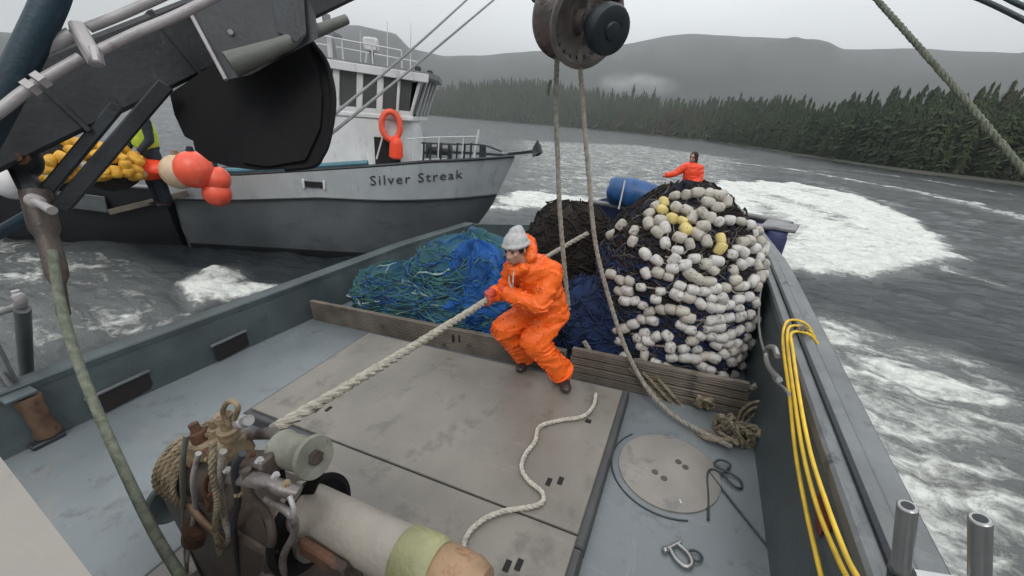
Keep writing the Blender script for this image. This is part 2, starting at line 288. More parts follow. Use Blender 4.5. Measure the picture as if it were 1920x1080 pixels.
    def strands(s, pts, r, k=3, pitch=6.0, n=6):                   # laid rope of k strands
        pts = [V(p) for p in pts]; acc = 0; paths = [[] for _ in range(k)]; a = None
        for i, p in enumerate(pts):
            T = (pts[min(i + 1, len(pts) - 1)] - pts[max(i - 1, 0)]).normalized()
            a = basis(T)[0] if a is None else (a - T * a.dot(T)).normalized(); b = T.cross(a)
            if i: acc += (p - pts[i - 1]).length
            for j in range(k):
                t = acc / (r * pitch) * 2 * math.pi + 2 * math.pi * j / k; paths[j].append(p + (a * math.cos(t) + b * math.sin(t)) * r * 0.5)
        for q in paths: s.tube(q, r * 0.56, n)
        return s
    def mesh(s, loc=V((0, 0, 0)), name='mesh'):
        me = bpy.data.meshes.new(name); l = tuple(loc); me.from_pydata([(x - l[0], y - l[1], z - l[2]) for x, y, z in s.v], [], s.f); return me
def resample(pts, step):
    out = [V(pts[0])]; acc = 0
    for i in range(1, len(pts)):
        a, b = V(pts[i - 1]), V(pts[i]); L = (b - a).length
        if L == 0: continue
        d = step - acc
        while d <= L: out.append(a.lerp(b, d / L)); d += step
        acc = L - (d - step)
    out.append(V(pts[-1])); return out

def tag(o, label=None, cat=None, group=None, kind=None):
    if label: o['label'] = label
    if cat: o['category'] = cat
    if group: o['group'] = group
    if kind: o['kind'] = kind
    return o
def thing(name, label, cat, loc, group=None, frame=M):
    o = bpy.data.objects.new(name, None); C.objects.link(o); o.empty_display_size = 0.1
    o.matrix_world = frame @ Matrix.Translation(V(loc)); o['_l'] = list(loc); return tag(o, label, cat, group)
def smooth_mesh(me, ang=40):
    me.shade_smooth()
    try: me.set_sharp_from_angle(angle=math.radians(ang))
    except Exception: pass
def recalc(me):
    import bmesh
    b = bmesh.new(); b.from_mesh(me); bmesh.ops.recalc_face_normals(b, faces=b.faces); b.to_mesh(me); b.free()
ORI = {}
def part(name, g, m, parent, smooth=True, ang=40, label=None):
    """g in the thing's own frame (boat or sea), placed under parent"""
    loc = ORI[parent.name]
    me = g if isinstance(g, bpy.types.Mesh) else g.mesh(loc, name)
    if not isinstance(g, bpy.types.Mesh): recalc(me)
    if smooth: smooth_mesh(me, ang)
    me.materials.append(m); o = bpy.data.objects.new(name, me); C.objects.link(o); o.parent = parent; ORI[o.name] = loc
    if label: o['label'] = label
    return o
_thing = thing
def thing(name, label, cat, loc, group=None, frame=M):
    o = _thing(name, label, cat, loc, group, frame); del o['_l']; ORI[o.name] = V(loc); return o
def solo(name, g, m, label, cat, group=None, frame=M, loc=None, smooth=True, ang=40, kind=None):
    """a thing that is one mesh"""
    if loc is None:
        a = np.array(g.v); loc = V(((a[:, 0].min() + a[:, 0].max()) / 2, (a[:, 1].min() + a[:, 1].max()) / 2, a[:, 2].min()))
    me = g.mesh(loc, name); recalc(me)
    if smooth: smooth_mesh(me, ang)
    me.materials.append(m); o = bpy.data.objects.new(name, me); C.objects.link(o); o.matrix_world = frame @ Matrix.Translation(loc)
    ORI[o.name] = V(loc)
    return tag(o, label, cat, group, kind)
def fused(g, voxel, smooth_it=6, fold=0.0, fscale=9.0, loc=V((0, 0, 0)), seed=0.0):
    """one continuous skin over overlapping closed shapes"""
    me = g.mesh(V((0, 0, 0)), 'tmp'); recalc(me); ob = bpy.data.objects.new('tmp', me); C.objects.link(ob)
    r = ob.modifiers.new('r', 'REMESH'); r.mode = 'VOXEL'; r.voxel_size = voxel
    sm = ob.modifiers.new('s', 'SMOOTH'); sm.factor = 0.5; sm.iterations = smooth_it
    dg = bpy.context.evaluated_depsgraph_get(); out = bpy.data.meshes.new_from_object(ob.evaluated_get(dg))
    bpy.data.objects.remove(ob)
    for v in out.vertices:
        d = V((0, 0, 0))
        if fold:
            q = V(v.co) * fscale + V((seed, 0, seed)); w = noise.noise(q * 0.6) * 1.2
            d = v.normal * fold * ((1 - abs(noise.noise(V((q.x * 0.7 + w, q.y * 0.7, q.z * 1.5 + w)))) * 3.2) * 0.8 + noise.noise(q * 2.2) * 0.35)
        v.co = v.co + d - loc
    return out

# ---------------------------------------------------------------- sea
def poly_sd(P, poly):
    """signed distance (inside positive) of points P (n,2) to a polygon"""
    poly = np.array(poly); n = len(poly); best = np.full(len(P), 1e9); ins = np.zeros(len(P), bool)
    for i in range(n):
        a, b = poly[i], poly[(i + 1) % n]; ab = b - a; t = np.clip(((P - a) @ ab) / (ab @ ab), 0, 1)
        best = np.minimum(best, np.hypot(*(P - a - t[:, None] * ab).T))
        c = ((a[1] > P[:, 1]) != (b[1] > P[:, 1])) & (P[:, 0] < (b[0] - a[0]) * (P[:, 1] - a[1]) / (b[1] - a[1] + 1e-12) + a[0]); ins ^= c
    return np.where(ins, best, -best)
def line_d(P, pl):
    best = np.full(len(P), 1e9)
    for i in range(len(pl) - 1):
        a, b = np.array(pl[i]), np.array(pl[i + 1]); ab = b - a; t = np.clip(((P - a) @ ab) / (ab @ ab), 0, 1)
        best = np.minimum(best, np.hypot(*(P - a - t[:, None] * ab).T))
    return best
def S2(*pp): return [tuple(sea(*p))[:2] for p in pp]
az = np.radians(np.concatenate([np.linspace(-180, -85, 40)[:-1], np.linspace(-85, 42, 560), np.linspace(42, 180, 50)[1:-1]]))
rr = np.concatenate([[0.3, 1.0], np.geomspace(1.6, 120, 330), np.geomspace(125, 9000, 60)])
A_, R_ = np.meshgrid(az, rr); XY = np.stack([(R_ * np.sin(A_)).ravel(), (R_ * np.cos(A_)).ravel()], 1)
def sstep(x, a, b): t = np.clip((x - a) / (b - a), 0, 1); return t * t * (3 - 2 * t)
warp = np.array([[noise.noise(V((x * 0.8, y * 0.8, 3.1))), noise.noise(V((x * 0.8, y * 0.8, 9.7)))] if x * x + y * y < 2500 else [0, 0] for x, y in XY])
PW = XY + warp * 0.8
wake = [(1.6, 36), (8.1, 42), (11.3, 37), (11.4, 30), (10.3, 22.5), (8.9, 17.4), (5.7, 13.6), (4.3, 12.2), (2.6, 11.6), (1.2, 10.6), (-0.6, 12.5), (-0.5, 20)]
foam = sstep(poly_sd(XY * 0.55 + PW * 0.45, wake), -0.25, 0.9) * 1.0
_in = sstep(poly_sd(XY, wake), 1.0, 4.0)       # churned, greyer water inside the bright rim
_ins = np.array([max(0, min(1, 2.6 * noise.noise(V((math.hypot(x + 4, (y - 16) * 0.6) * 0.75, math.atan2(y - 16, x + 4) * 1.2, 1.7))) + 0.35)) if 0 < x < 13 and 9 < y < 45 else 0 for x, y in XY])
foam *= 1 - 0.30 * _in * _ins
foam = np.maximum(foam, 0.90 * sstep(poly_sd(PW, S2((905, 395), (940, 366), (985, 355), (1050, 366), (1150, 372), (1150, 400))), -0.6, 0.8))
foam = np.maximum(foam, 0.50 * sstep(poly_sd(PW, S2((930, 330), (960, 262), (1200, 272), (1400, 300), (1420, 350), (1150, 400), (930, 400))), -3, 4))
foam = np.maximum(foam, 0.64 * sstep(poly_sd(PW, [(1.0, 9.8), (3.4, 9.3), (5.0, 8.9), (5.3, 7.0), (4.6, 5.2), (3.6, 3.6), (2.0, 2.0), (0.9, 1.2)]), -0.8, 1.1))
foam = np.maximum(foam, 0.72 * sstep(poly_sd(PW, [(1.2, 7.2), (3.0, 7.3), (4.3, 6.2), (3.7, 4.4), (2.6, 2.6), (1.0, 2.0)]), -0.5, 0.9))
foam = np.maximum(foam, 0.95 * sstep(poly_sd(PW, S2((330, 520), (390, 500), (490, 522), (560, 535), (480, 560), (400, 556), (345, 580), (310, 610))), -0.35, 0.5))
foam = np.maximum(foam, 0.45 * sstep(poly_sd(PW, S2((-150, 430), (150, 440), (300, 540), (420, 600), (100, 700), (-200, 700))), -0.5, 0.8))
for pl, w, a in (([(1330, 300), (1480, 316), (1600, 338), (1700, 356), (1800, 378), (1960, 420)], 0.013, 0.66), ([(1440, 345), (1560, 350), (1680, 385)], 0.01, 0.5), ([(1600, 320), (1720, 335), (1900, 365)], 0.009, 0.5), ([(1720, 470), (1800, 515), (1920, 545)], 0.008, 0.5)):
    d = line_d(PW, S2(*pl)); foam = np.maximum(foam, a * (1 - sstep(d / np.hypot(*XY.T), 0.25 * w, w * 1.6)))
zz = np.zeros(len(XY))
for i, (x, y) in enumerate(XY):
    r = math.hypot(x, y)
    if r < 300:
        q = x * 0.35 + y * 0.9
        z = 0.10 * noise.noise(V((x * 0.16, q * 0.30, 0))) * min(1, r / 12) + 0.10 * noise.noise(V((x * 0.5, q * 0.95, 5)))
        if r < 90: z += 0.050 * noise.noise(V((x * 1.5, q * 2.6, 2))) + (0.022 * noise.noise(V((x * 4, q * 6, 2))) if r < 35 else 0)
        f = foam[i]
        if f > 0.25 and r < 60: z += (f - 0.2) * (0.10 * abs(noise.noise(V((x * 1.7, y * 1.7, 8)))) + 0.10 * noise.noise(V((x * 4.2, y * 4.2, 4))) + (0.05 if r < 30 else 0) * noise.noise(V((x * 9, y * 9, 4)))) + 0.05 * f
        zz[i] = z
g = G(); g.v = [(x, y, z) for (x, y), z in zip(XY, zz)]; nu, nv = len(az), len(rr)
g.f = [(j * nu + i, (j + 1) * nu + i, (j + 1) * nu + (i + 1) % nu, j * nu + (i + 1) % nu) for j in range(nv - 1) for i in range(nu)] + [tuple(range(nu))]
me = g.mesh(name='water'); me.shade_smooth()
at_ = me.attributes.new('foam', 'FLOAT', 'POINT'); at_.data.foreach_set('value', foam.astype(np.float32))
m = bpy.data.materials.new('sea_water'); m.use_nodes = True; n = m.node_tree; L = n.links; b = n.nodes['Principled BSDF']
tc = n.nodes.new('ShaderNodeTexCoord')
fa = n.nodes.new('ShaderNodeAttribute'); fa.attribute_name = 'foam'
def nz(scale, det=6, rough=0.6, st=(1, 1, 1), dist=0.0):
    mp = n.nodes.new('ShaderNodeMapping'); mp.inputs['Scale'].default_value = st; L.new(tc.outputs['Object'], mp.inputs[0])
    t = n.nodes.new('ShaderNodeTexNoise'); t.inputs['Scale'].default_value = scale; t.inputs['Detail'].default_value = det; t.inputs['Roughness'].default_value = rough; t.inputs['Distortion'].default_value = dist
    L.new(mp.outputs[0], t.inputs[0]); return t.outputs['Fac']
def mth(op, a, b_=None, clamp=False):
    t = n.nodes.new('ShaderNodeMath'); t.operation = op; t.use_clamp = clamp
    for k, x in enumerate((a, b_)):
        if x is None: continue
        if isinstance(x, (int, float)): t.inputs[k].default_value = x
        else: L.new(x, t.inputs[k])
    return t.outputs[0]
n1 = nz(1.3, 9, 0.68, (0.65, 1.35, 1), 0.9); n2 = nz(7.0, 6, 0.6, (1, 1, 1), 0.4)
nn_ = mth('ADD', mth('MULTIPLY', n1, 0.72), mth('MULTIPLY', n2, 0.28))
# foam where attribute + noise passes a threshold
fz = mth('ADD', mth('MULTIPLY', fa.outputs['Fac'], 0.95), mth('MULTIPLY', mth('SUBTRACT', nn_, 0.5), 2.3))
mrf = n.nodes.new('ShaderNodeMapRange'); mrf.interpolation_type = 'SMOOTHSTEP'; mrf.inputs['From Min'].default_value = 0.40; mrf.inputs['From Max'].default_value = 0.80; L.new(fz, mrf.inputs[0])
ff = mth('MULTIPLY', mrf.outputs[0], mth('MULTIPLY', fa.outputs['Fac'], 3.2, True), True)
mxc = n.nodes.new('ShaderNodeMix'); mxc.data_type = 'RGBA'; L.new(ff, mxc.inputs[0])
# water body: dark green-grey, paler where air is churned into it
mxw = n.nodes.new('ShaderNodeMix'); mxw.data_type = 'RGBA'; L.new(mth('MULTIPLY', fa.outputs['Fac'], 1.2, True), mxw.inputs[0])
mxw.inputs[6].default_value = (0.026, 0.032, 0.035, 1); mxw.inputs[7].default_value = (0.17, 0.18, 0.175, 1)
L.new(mxw.outputs[2], mxc.inputs[6]); fcol = n.nodes.new('ShaderNodeMix'); fcol.data_type = 'RGBA'; mfc = n.nodes.new('ShaderNodeMapRange'); mfc.inputs['From Min'].default_value = 0.36; mfc.inputs['From Max'].default_value = 0.58; L.new(nz(2.6, 8, 0.7, (0.6, 1.2, 1), 1.2), mfc.inputs[0]); L.new(mfc.outputs[0], fcol.inputs[0])
fcol.inputs[6].default_value = (0.52, 0.545, 0.53, 1); fcol.inputs[7].default_value = (0.76, 0.77, 0.72, 1); L.new(fcol.outputs[2], mxc.inputs[7])
L.new(mxc.outputs[2], b.inputs['Base Color'])
mrr = n.nodes.new('ShaderNodeMapRange'); mrr.inputs['To Min'].default_value = 0.14; mrr.inputs['To Max'].default_value = 0.9; L.new(ff, mrr.inputs[0]); L.new(mrr.outputs[0], b.inputs['Roughness'])
b.inputs['IOR'].default_value = 1.333
wv = mth('ADD', mth('MULTIPLY', nz(1.6, 8, 0.62, (0.5, 1.5, 1), 0.5), 1.0), mth('MULTIPLY', nz(0.25, 6, 0.6, (0.6, 1.6, 1), 0.3), 2.0))
wv = mth('ADD', wv, mth('MULTIPLY', mth('MULTIPLY', n2, ff), 0.8))
bp = n.nodes.new('ShaderNodeBump'); bp.inputs['Strength'].default_value = 0.75; bp.inputs['Distance'].default_value = 0.16; L.new(wv, bp.inputs['Height']); L.new(bp.outputs[0], b.inputs['Normal'])
me.materials.append(m); wo_ = bpy.data.objects.new('water', me); C.objects.link(wo_); tag(wo_, kind='structure')

# ---------------------------------------------------------------- far land
RIDGE = [(-110, 3.0), (-90, 3.2), (-72.3, 3.5), (-62, 4.4), (-55, 6.0), (-49.4, 7.65), (-47.2, 8.2), (-43, 8.6), (-39.1, 8.3), (-37.5, 7.0), (-33.5, 6.6), (-28.9, 6.95), (-22.3, 8.0), (-15.7, 8.3), (-10.8, 9.4), (-7.3, 10.07), (-3.8, 10.4), (2.8, 10.2), (8.3, 9.95), (9.6, 9.6), (10.8, 8.97), (17.3, 8.74), (21.2, 8.38), (26, 7.9), (40, 6.5), (70, 6)]
SHORE = [(-42, 900), (-37, 640), (-30, 560), (-21.5, 520), (-4.4, 330), (4.8, 195), (10.3, 137), (15, 112), (19.5, 98), (26.6, 92), (45, 85), (70, 80)]
TOPS = [(-42, 1.0), (-36, 2.6), (-32.2, 4.0), (-27, 4.9), (-22.1, 5.3), (-17, 4.9), (-11.9, 4.3), (-8.7, 4.3), (-2.3, 4.3), (5.2, 5.1), (8, 4.9), (11, 4.6), (14.4, 5.7), (18.7, 6.0), (23.5, 6.4), (40, 7), (70, 7)]
def ip(tab, a): return float(np.interp(a, [t[0] for t in tab], [t[1] for t in tab]))
azs = np.linspace(-115, 75, 381); rows = [(700, -0.0), (900, 0.10), (1200, 0.30), (1500, 0.55), (1800, 0.80), (2100, 1.0), (2500, 0.72), (3000, 0.3), (3400, -0.02)]
def mtn(i, j):
    a = azs[i]; r, f = rows[j]
    if a < -38 or a > 28: pass
    top = math.tan(math.radians(ip(RIDGE, a))) * 2100 + 3
    rough = 1 + (0.16 if f < 0.95 else 0.014) * noise.fractal(V((a * 0.14, j * 0.7, 2.0)), 1.0, 2.0, 5) * (1 if f > 0.02 else 0)
    return (r * math.sin(math.radians(a)), r * math.cos(math.radians(a)), top * f * rough - (2 if f <= 0 else 0))
g = G().grid(mtn, len(azs), len(rows)); me = g.mesh(name='mountains'); recalc(me); me.shade_smooth()
K['mountain'] = mat('forested_mountain', (0.020, 0.028, 0.025), 0.95, 0, 0.4, 0.006, 0.6, 0.08, spec=0.1)
me.materials.append(K['mountain']); o = bpy.data.objects.new('mountains', me); C.objects.link(o); tag(o, kind='structure')
def land_z(a, d):
    """height of the wooded shore, d metres inland"""
    D = ip(SHORE, a); far = sstep(D, 110, 350); top = HS + math.tan(math.radians(ip(TOPS, a))) * (D + d) * (0.30 + 0.70 * min(1, d / (45 + 90 * far)))
    hm = 13 + 9 * far; return max(0.25 + 0.02 * d, top - hm), hm
azl = np.linspace(-42, 70, 260); dl = [-8, 0, 3, 10, 25, 45, 75, 110, 160]
def landf(i, j):
    a = azl[i]; d = dl[j]; D = ip(SHORE, a) * (1 + 0.02 * noise.noise(V((a * 0.5, 0, 0)))) + d
    z = -1.2 if j == 0 else (0.35 if j == 1 else land_z(a, d)[0] * (1 + 0.1 * noise.noise(V((a, d * 0.05, 1)))))
    return (D * math.sin(math.radians(a)), D * math.cos(math.radians(a)), z)
g = G().grid(landf, len(azl), len(dl)); me = g.mesh(name='shore'); recalc(me); me.shade_smooth()
me.materials.append(mat('shore_ground', (0.05, 0.045, 0.035), 0.95, 0, 0.4, 0.15, 0.5, 1.0, col2=(0.03, 0.04, 0.022)))
o = bpy.data.objects.new('shore', me); C.objects.link(o); tag(o, kind='structure')
def conifer(g, x, y, z, h, w, tiers=6, n=7, seed=0):
    R = random.Random(seed); lean = R.uniform(-0.02, 0.02) * h
    for k in range(tiers):
        f0 = 0.10 + 0.80 * k / tiers; zt = z + h * min(1.0, f0 + 1.55 / tiers + 0.05); zb = z + h * f0
        rad = w * (1 - f0) ** 0.8 * R.uniform(0.55, 1.2); ph = R.uniform(0, 6.28); cx = x + lean * f0; vs = [(cx, y, zt)]
        for q in range(n * 2):
            t = ph + math.pi * q / n; r = rad * (R.uniform(0.85, 1.2) if q % 2 == 0 else R.uniform(0.45, 0.65)); vs.append((cx + r * math.cos(t), y + r * math.sin(t), zb - (h * 0.03 if q % 2 == 0 else -h * 0.02)))
        g.add(vs, [(0, 1 + q, 1 + (q + 1) % (2 * n)) for q in range(2 * n)])
    return g
K['forest'] = mat('conifer_foliage', (0.022, 0.044, 0.026), 0.95, 0, 0.4, 0.035, 0, 1, col2=(0.050, 0.070, 0.032), spots=(0.070, 0.052, 0.036), spot_scale=0.02, spot_lo=0.56, spec=0.15)
def proto(tiers, n, seed):
    """unit-height conifer: drooping sprays in overlapping tiers, plus a slim trunk"""
    R = random.Random(seed); g = G(); wob = [R.uniform(0.6, 1.15) for _ in range(12)]
    for k in range(tiers):
        f0 = 0.06 + 0.90 * (k / tiers) ** 0.92; rad = 0.5 * (1 - f0) ** 0.75 * wob[k % 12] * R.uniform(0.8, 1.1); z0 = f0 + 0.9 / tiers + 0.02; ph = R.uniform(0, 6.28)
        for q in range(n):
            if R.random() < 0.10: continue
            t = ph + 2 * math.pi * q / n + R.uniform(-.15, .15); r = rad * R.uniform(0.55, 1.2); dr = R.uniform(0.2, 1.0) * 0.75 / tiers + 0.10 * r; wd = 2.4 / n * r * R.uniform(0.8, 1.3)
            c, sn = math.cos(t), math.sin(t); zz = f0 - dr + 0.02
            g.add([(0, 0, z0), (c * r * .55 - sn * wd, sn * r * .55 + c * wd, (z0 + zz) / 2 - .01), (c * r, sn * r, zz), (c * r * .55 + sn * wd, sn * r * .55 - c * wd, (z0 + zz) / 2 - .01)], [(0, 1, 2), (0, 2, 3)])
    g.tube([(0, 0, -0.05), (0, 0, 0.55), (0, 0, 1.0)], [0.018, 0.010, 0.002], 3, False)
    return np.array(g.v), [f for f in g.f if len(f) == 3] + [t for f in g.f if len(f) == 4 for t in ((f[0], f[1], f[2]), (f[0], f[2], f[3]))]
NEAR = [(v, np.array(f)) for v, f in (proto(22, 13, 50 + i) for i in range(7))]; FAR = [(v, np.array(f)) for v, f in (proto(9, 8, 80 + i) for i in range(7))]
R = random.Random(3); cnt = 0; VS = []; FS = []; off = 0
while cnt < 6000:
    a = R.uniform(-40, 60)
    if R.random() > (0.45 + 0.55 * (ip(SHORE, a) / 560)): continue
    far = sstep(ip(SHORE, a), 110, 350); d = R.uniform(2, 60 + 100 * far); zz0, hm = land_z(a, d); D = ip(SHORE, a) + d
    h = hm * (R.uniform(0.5, 0.95) if R.random() < 0.93 else R.uniform(0.95, 1.08)) * (0.55 if d < 5 else 1); w = h * R.uniform(0.34, 0.6)
    v, f = R.choice(NEAR if D < 260 and d < 45 else FAR); t = R.uniform(0, 6.28); c_, s_ = math.cos(t), math.sin(t); lx, ly = R.uniform(-.03, .03) * h, R.uniform(-.03, .03) * h
    VS.append(np.stack([D * math.sin(math.radians(a)) + (v[:, 0] * c_ - v[:, 1] * s_) * w + lx * v[:, 2], D * math.cos(math.radians(a)) + (v[:, 0] * s_ + v[:, 1] * c_) * w + ly * v[:, 2], zz0 - 0.5 + v[:, 2] * h], 1)); FS.append(f + off); off += len(v); cnt += 1
VS = np.concatenate(VS).astype(np.float32); FS = np.concatenate(FS).astype(np.int32)
me = bpy.data.meshes.new('forest'); me.vertices.add(len(VS)); me.vertices.foreach_set('co', VS.ravel()); me.loops.add(FS.size); me.loops.foreach_set('vertex_index', FS.ravel()); me.polygons.add(len(FS)); me.polygons.foreach_set('loop_start', np.arange(0, FS.size, 3, dtype=np.int32)); me.update(calc_edges=True)
me.materials.append(K['forest'])
o = bpy.data.objects.new('forest', me); C.objects.link(o); tag(o, 'dark conifer forest covering the shore below the mountains', 'forest', kind='stuff')
K['bark'] = mat('bark', (0.05, 0.04, 0.03), 0.95)
tl = ['leftmost lone spire of the conifers standing out against the pale mist patch', 'short conifer second from left in front of the pale mist patch', 'tallest pointed conifer in front of the middle of the mist patch', 'slim conifer just right of the tallest one by the mist patch', 'rightmost spire of the conifers standing out against the mist patch']
for i, (px, py) in enumerate([(1150, 163), (1176, 168), (1191, 155), (1208, 168), (1229, 161)]):
    p = WR(px, py, 455); h = 20 + 4 * (i % 3); t = thing('conifer_tree', tl[i], 'tree', (p.x, p.y, p.z - h), 'conifers standing out against the mist', I4)
    part('crown', conifer(G(), p.x, p.y, p.z - h, h, h * 0.17, 9, 8, 100 + i), K['forest'], t, False); part('trunk', G().tube([(p.x, p.y, p.z - h), (p.x, p.y, p.z - h * 0.2)], [0.45, 0.12], 6), K['bark'], t)
# low mist over the ravine
p = WR(1192, 160, 700)
me = G().ball((0, 0, 0), (72, 60, 21), n=32, m=16).mesh(name='mist'); m = bpy.data.materials.new('mist'); m.use_nodes = True; m.node_tree.nodes.clear(); N = m.node_tree.nodes; LK = m.node_tree.links
tc = N.new('ShaderNodeTexCoord'); mp = N.new('ShaderNodeMapping'); mp.inputs['Scale'].default_value = (1 / 72, 1 / 60, 1 / 21); LK.new(tc.outputs['Object'], mp.inputs[0]); gr = N.new('ShaderNodeTexGradient'); gr.gradient_type = 'QUADRATIC_SPHERE'; LK.new(mp.outputs[0], gr.inputs[0])
nz_ = N.new('ShaderNodeTexNoise'); nz_.inputs['Scale'].default_value = 0.05; nz_.inputs['Detail'].default_value = 4; LK.new(tc.outputs['Object'], nz_.inputs[0]); m1 = N.new('ShaderNodeMapRange'); m1.inputs['From Min'].default_value = 0.35; m1.inputs['From Max'].default_value = 0.65; LK.new(nz_.outputs['Fac'], m1.inputs[0])
m2 = N.new('ShaderNodeMath'); m2.operation = 'MULTIPLY'; LK.new(gr.outputs['Fac'], m2.inputs[0]); LK.new(m1.outputs[0], m2.inputs[1]); m3 = N.new('ShaderNodeMath'); m3.operation = 'MULTIPLY'; LK.new(m2.outputs[0], m3.inputs[0]); m3.inputs[1].default_value = 0.13
pv = N.new('ShaderNodeVolumePrincipled'); pv.inputs['Color'].default_value = (0.98, 0.985, 1, 1); LK.new(m3.outputs[0], pv.inputs['Density']); mo = N.new('ShaderNodeOutputMaterial'); LK.new(pv.outputs[0], mo.inputs['Volume'])
me.materials.append(m); o = bpy.data.objects.new('mist', me); o.location = p; C.objects.link(o); tag(o, 'pale patch of mist lying above the treetops', 'mist', kind='stuff')
# the air
g = G().box((0, 1000, 348), (9000, 9000, 704)); me = g.mesh(name='haze'); m = bpy.data.materials.new('haze_air'); m.use_nodes = True; m.node_tree.nodes.clear()
pv = m.node_tree.nodes.new('ShaderNodeVolumePrincipled'); pv.inputs['Density'].default_value = 0.00037; pv.inputs['Color'].default_value = (0.965, 0.98, 1.0, 1); mo = m.node_tree.nodes.new('ShaderNodeOutputMaterial'); m.node_tree.links.new(pv.outputs[0], mo.inputs['Volume'])
me.materials.append(m); o = bpy.data.objects.new('haze', me); C.objects.link(o); tag(o, 'thin grey haze over the water and the mountains', 'haze', kind='stuff')
# ---------------------------------------------------------------- own boat: hull, deck, bulwarks, rails
YS, YN = 6.6, -1.2                           # stern and the near end of what is built
def XL(y): return float(np.interp(y, [-1.2, 1, 2.8, 5, 6.6], [-4.72, -4.62, -4.42, -4.22, -3.85]))
def XR(y): return float(np.interp(y, [-1.2, 1, 5, 6.6], [0.60, 0.62, 0.62, 0.50]))
boat = thing('fishing_boat', 'heeled fishing boat in the foreground with a blue-grey deck and net piled aft', 'boat', (-1.9, 2.5, -0.9))
ys = np.linspace(YN, YS, 27)
g = G().grid(lambda i, j: (XL(ys[j]) - 0.06 + (XR(ys[j]) - XL(ys[j]) + 0.12) * i / 40, ys[j], 0), 41, 27); part('deck', g, K['deck'], boat)
# outer hull, in one skin from rail to keel
def hullf(i, j):
    y = ys[j]; xl, xr = XL(y) - 0.30, XR(y) + 0.36; zl, zr = 0.46, 0.76
    sec = [(xl, zl), (xl + 0.02, 0.0), (xl + 0.10, -0.9), (xl + 0.9, -1.9), ((xl + xr) / 2, -2.2), (xr - 0.9, -1.9), (xr - 0.12, -0.9), (xr - 0.02, 0.0), (xr, zr)]
    return (sec[i][0], y, sec[i][1])
part('hull', G().grid(hullf, 9, 27), K['bulwark'], boat)
st = [hullf(i, 26) for i in range(9)]; part('transom', G().prism([V(p) + V((0, 0.003, 0)) for p in st], (0, 0.06, 0)), K['bulwark'], boat)
# inner faces
part('bulwark', G().grid(lambda i, j: [(XR(ys[j]), ys[j], 0.0), (XR(ys[j]) + 0.03, ys[j], 0.25), (XR(ys[j]) + 0.10, ys[j], 0.77)][i], 3, 27), K['bulwark'], boat)
part('bulwark', G().grid(lambda i, j: [(XL(ys[j]), ys[j], 0.0), (XL(ys[j]) - 0.02, ys[j], 0.2), (XL(ys[j]) - 0.06, ys[j], 0.47)][i], 3, 27), K['bulwark'], boat)
part('rail_cap', G().grid(lambda i, j: (lambda c: c[i])([(XR(ys[j]) + a, ys[j], z) for a, z in ((0.085, 0.74), (0.085, 0.80), (0.10, 0.815), (0.24, 0.815), (0.255, 0.80), (0.255, 0.74))]), 6, 27), K['railcap'], boat)
part('rubbing_strake', G().tube([(XR(y) + 0.165, y, 0.82) for y in ys], 0.016, 8), K['rubber'], boat)
part('guard_rail', G().grid(lambda i, j: (lambda c: c[i])([(XR(ys[j]) + a, ys[j], z) for a, z in ((0.26, 0.70), (0.26, 0.775), (0.36, 0.775), (0.38, 0.75), (0.38, 0.68))]), 5, 27), K['railcap'], boat)
part('rail_cap', G().grid(lambda i, j: (lambda c: c[i])([(XL(ys[j]) + a, ys[j], z) for a, z in ((-0.05, 0.44), (-0.05, 0.49), (-0.065, 0.505), (-0.24, 0.505), (-0.26, 0.49), (-0.26, 0.44))]), 6, 27), K['bulwark'], boat)
for (px, py, w) in ((245, 745, 0.30), (452, 655, 0.24), (664, 625, 0.0)):   # freeing ports along the far side
    if w == 0: continue
    p = PX(px, py, XL(2) + 0.0); y = PZ(px, py, 0.1).y; x = XL(y) - 0.005
    part('freeing_port', G().box((x + 0.008, y, 0.105), (0.03, w * 1.5, 0.17), bev=0.008), K['slot'], boat)
    part('freeing_port_frame', G().box((x + 0.012, y, 0.205), (0.04, w * 1.6, 0.025), bev=0.006), K['railcap'], boat)
p = PX(1525, 960, XR(1.8) + 0.04)
g = G(); poly = [(XR(p.y) + 0.03 - 0.004 + 0.13 * (p.z + dz - 0.25) , p.y + dy, p.z + dz) for dy, dz in [(0.09 * math.cos(t) * (1 + 0.3 * math.sin(5 * t)), 0.07 * math.sin(t) * (1 + 0.2 * math.cos(3 * t))) for t in np.linspace(0, 6.28, 15)[:-1]]]
part('rust_patch', G().prism(poly, (-0.004, 0, 0)), K['redrust'], boat, False)
# manhole plate with its four dark finger holes
mc = PZ(1252, 882, 0)
t_ = G().lathe((mc.x, mc.y, 0.0), (0, 0, 1), [(0, 0.335), (0.010, 0.335), (0.014, 0.325), (0.014, 0.0)], 48); t_.v = [(mc.x + (x - mc.x), y, z) for x, y, z in t_.v]
mhp = part('manhole_cover', t_, mat('worn_plate', (0.27, 0.25, 0.225), 0.5, 0, 0.12, 4, 0.2, 60, spots=(0.18, 0.175, 0.165), spot_scale=5, spot_lo=0.58), boat)
for q in ((1228, 885), (1245, 897), (1272, 866), (1285, 876)):
    c = PZ(*q, 0.015); part('finger_hole', G().lathe((c.x, c.y, 0.0145), (0, 0, 1), [(0, 0.022), (0.003, 0.022)], 16), mat('hole_shadow', (0.09, 0.08, 0.07), 0.9, 0, 0.2, 3, 0), mhp)
part('manhole_ring', G().tube([(mc.x + 0.385 * math.cos(t), mc.y + 0.385 * math.sin(t), 0.004) for t in np.linspace(2.4, 5.1, 30)], 0.006, 6), K['wire'], boat)

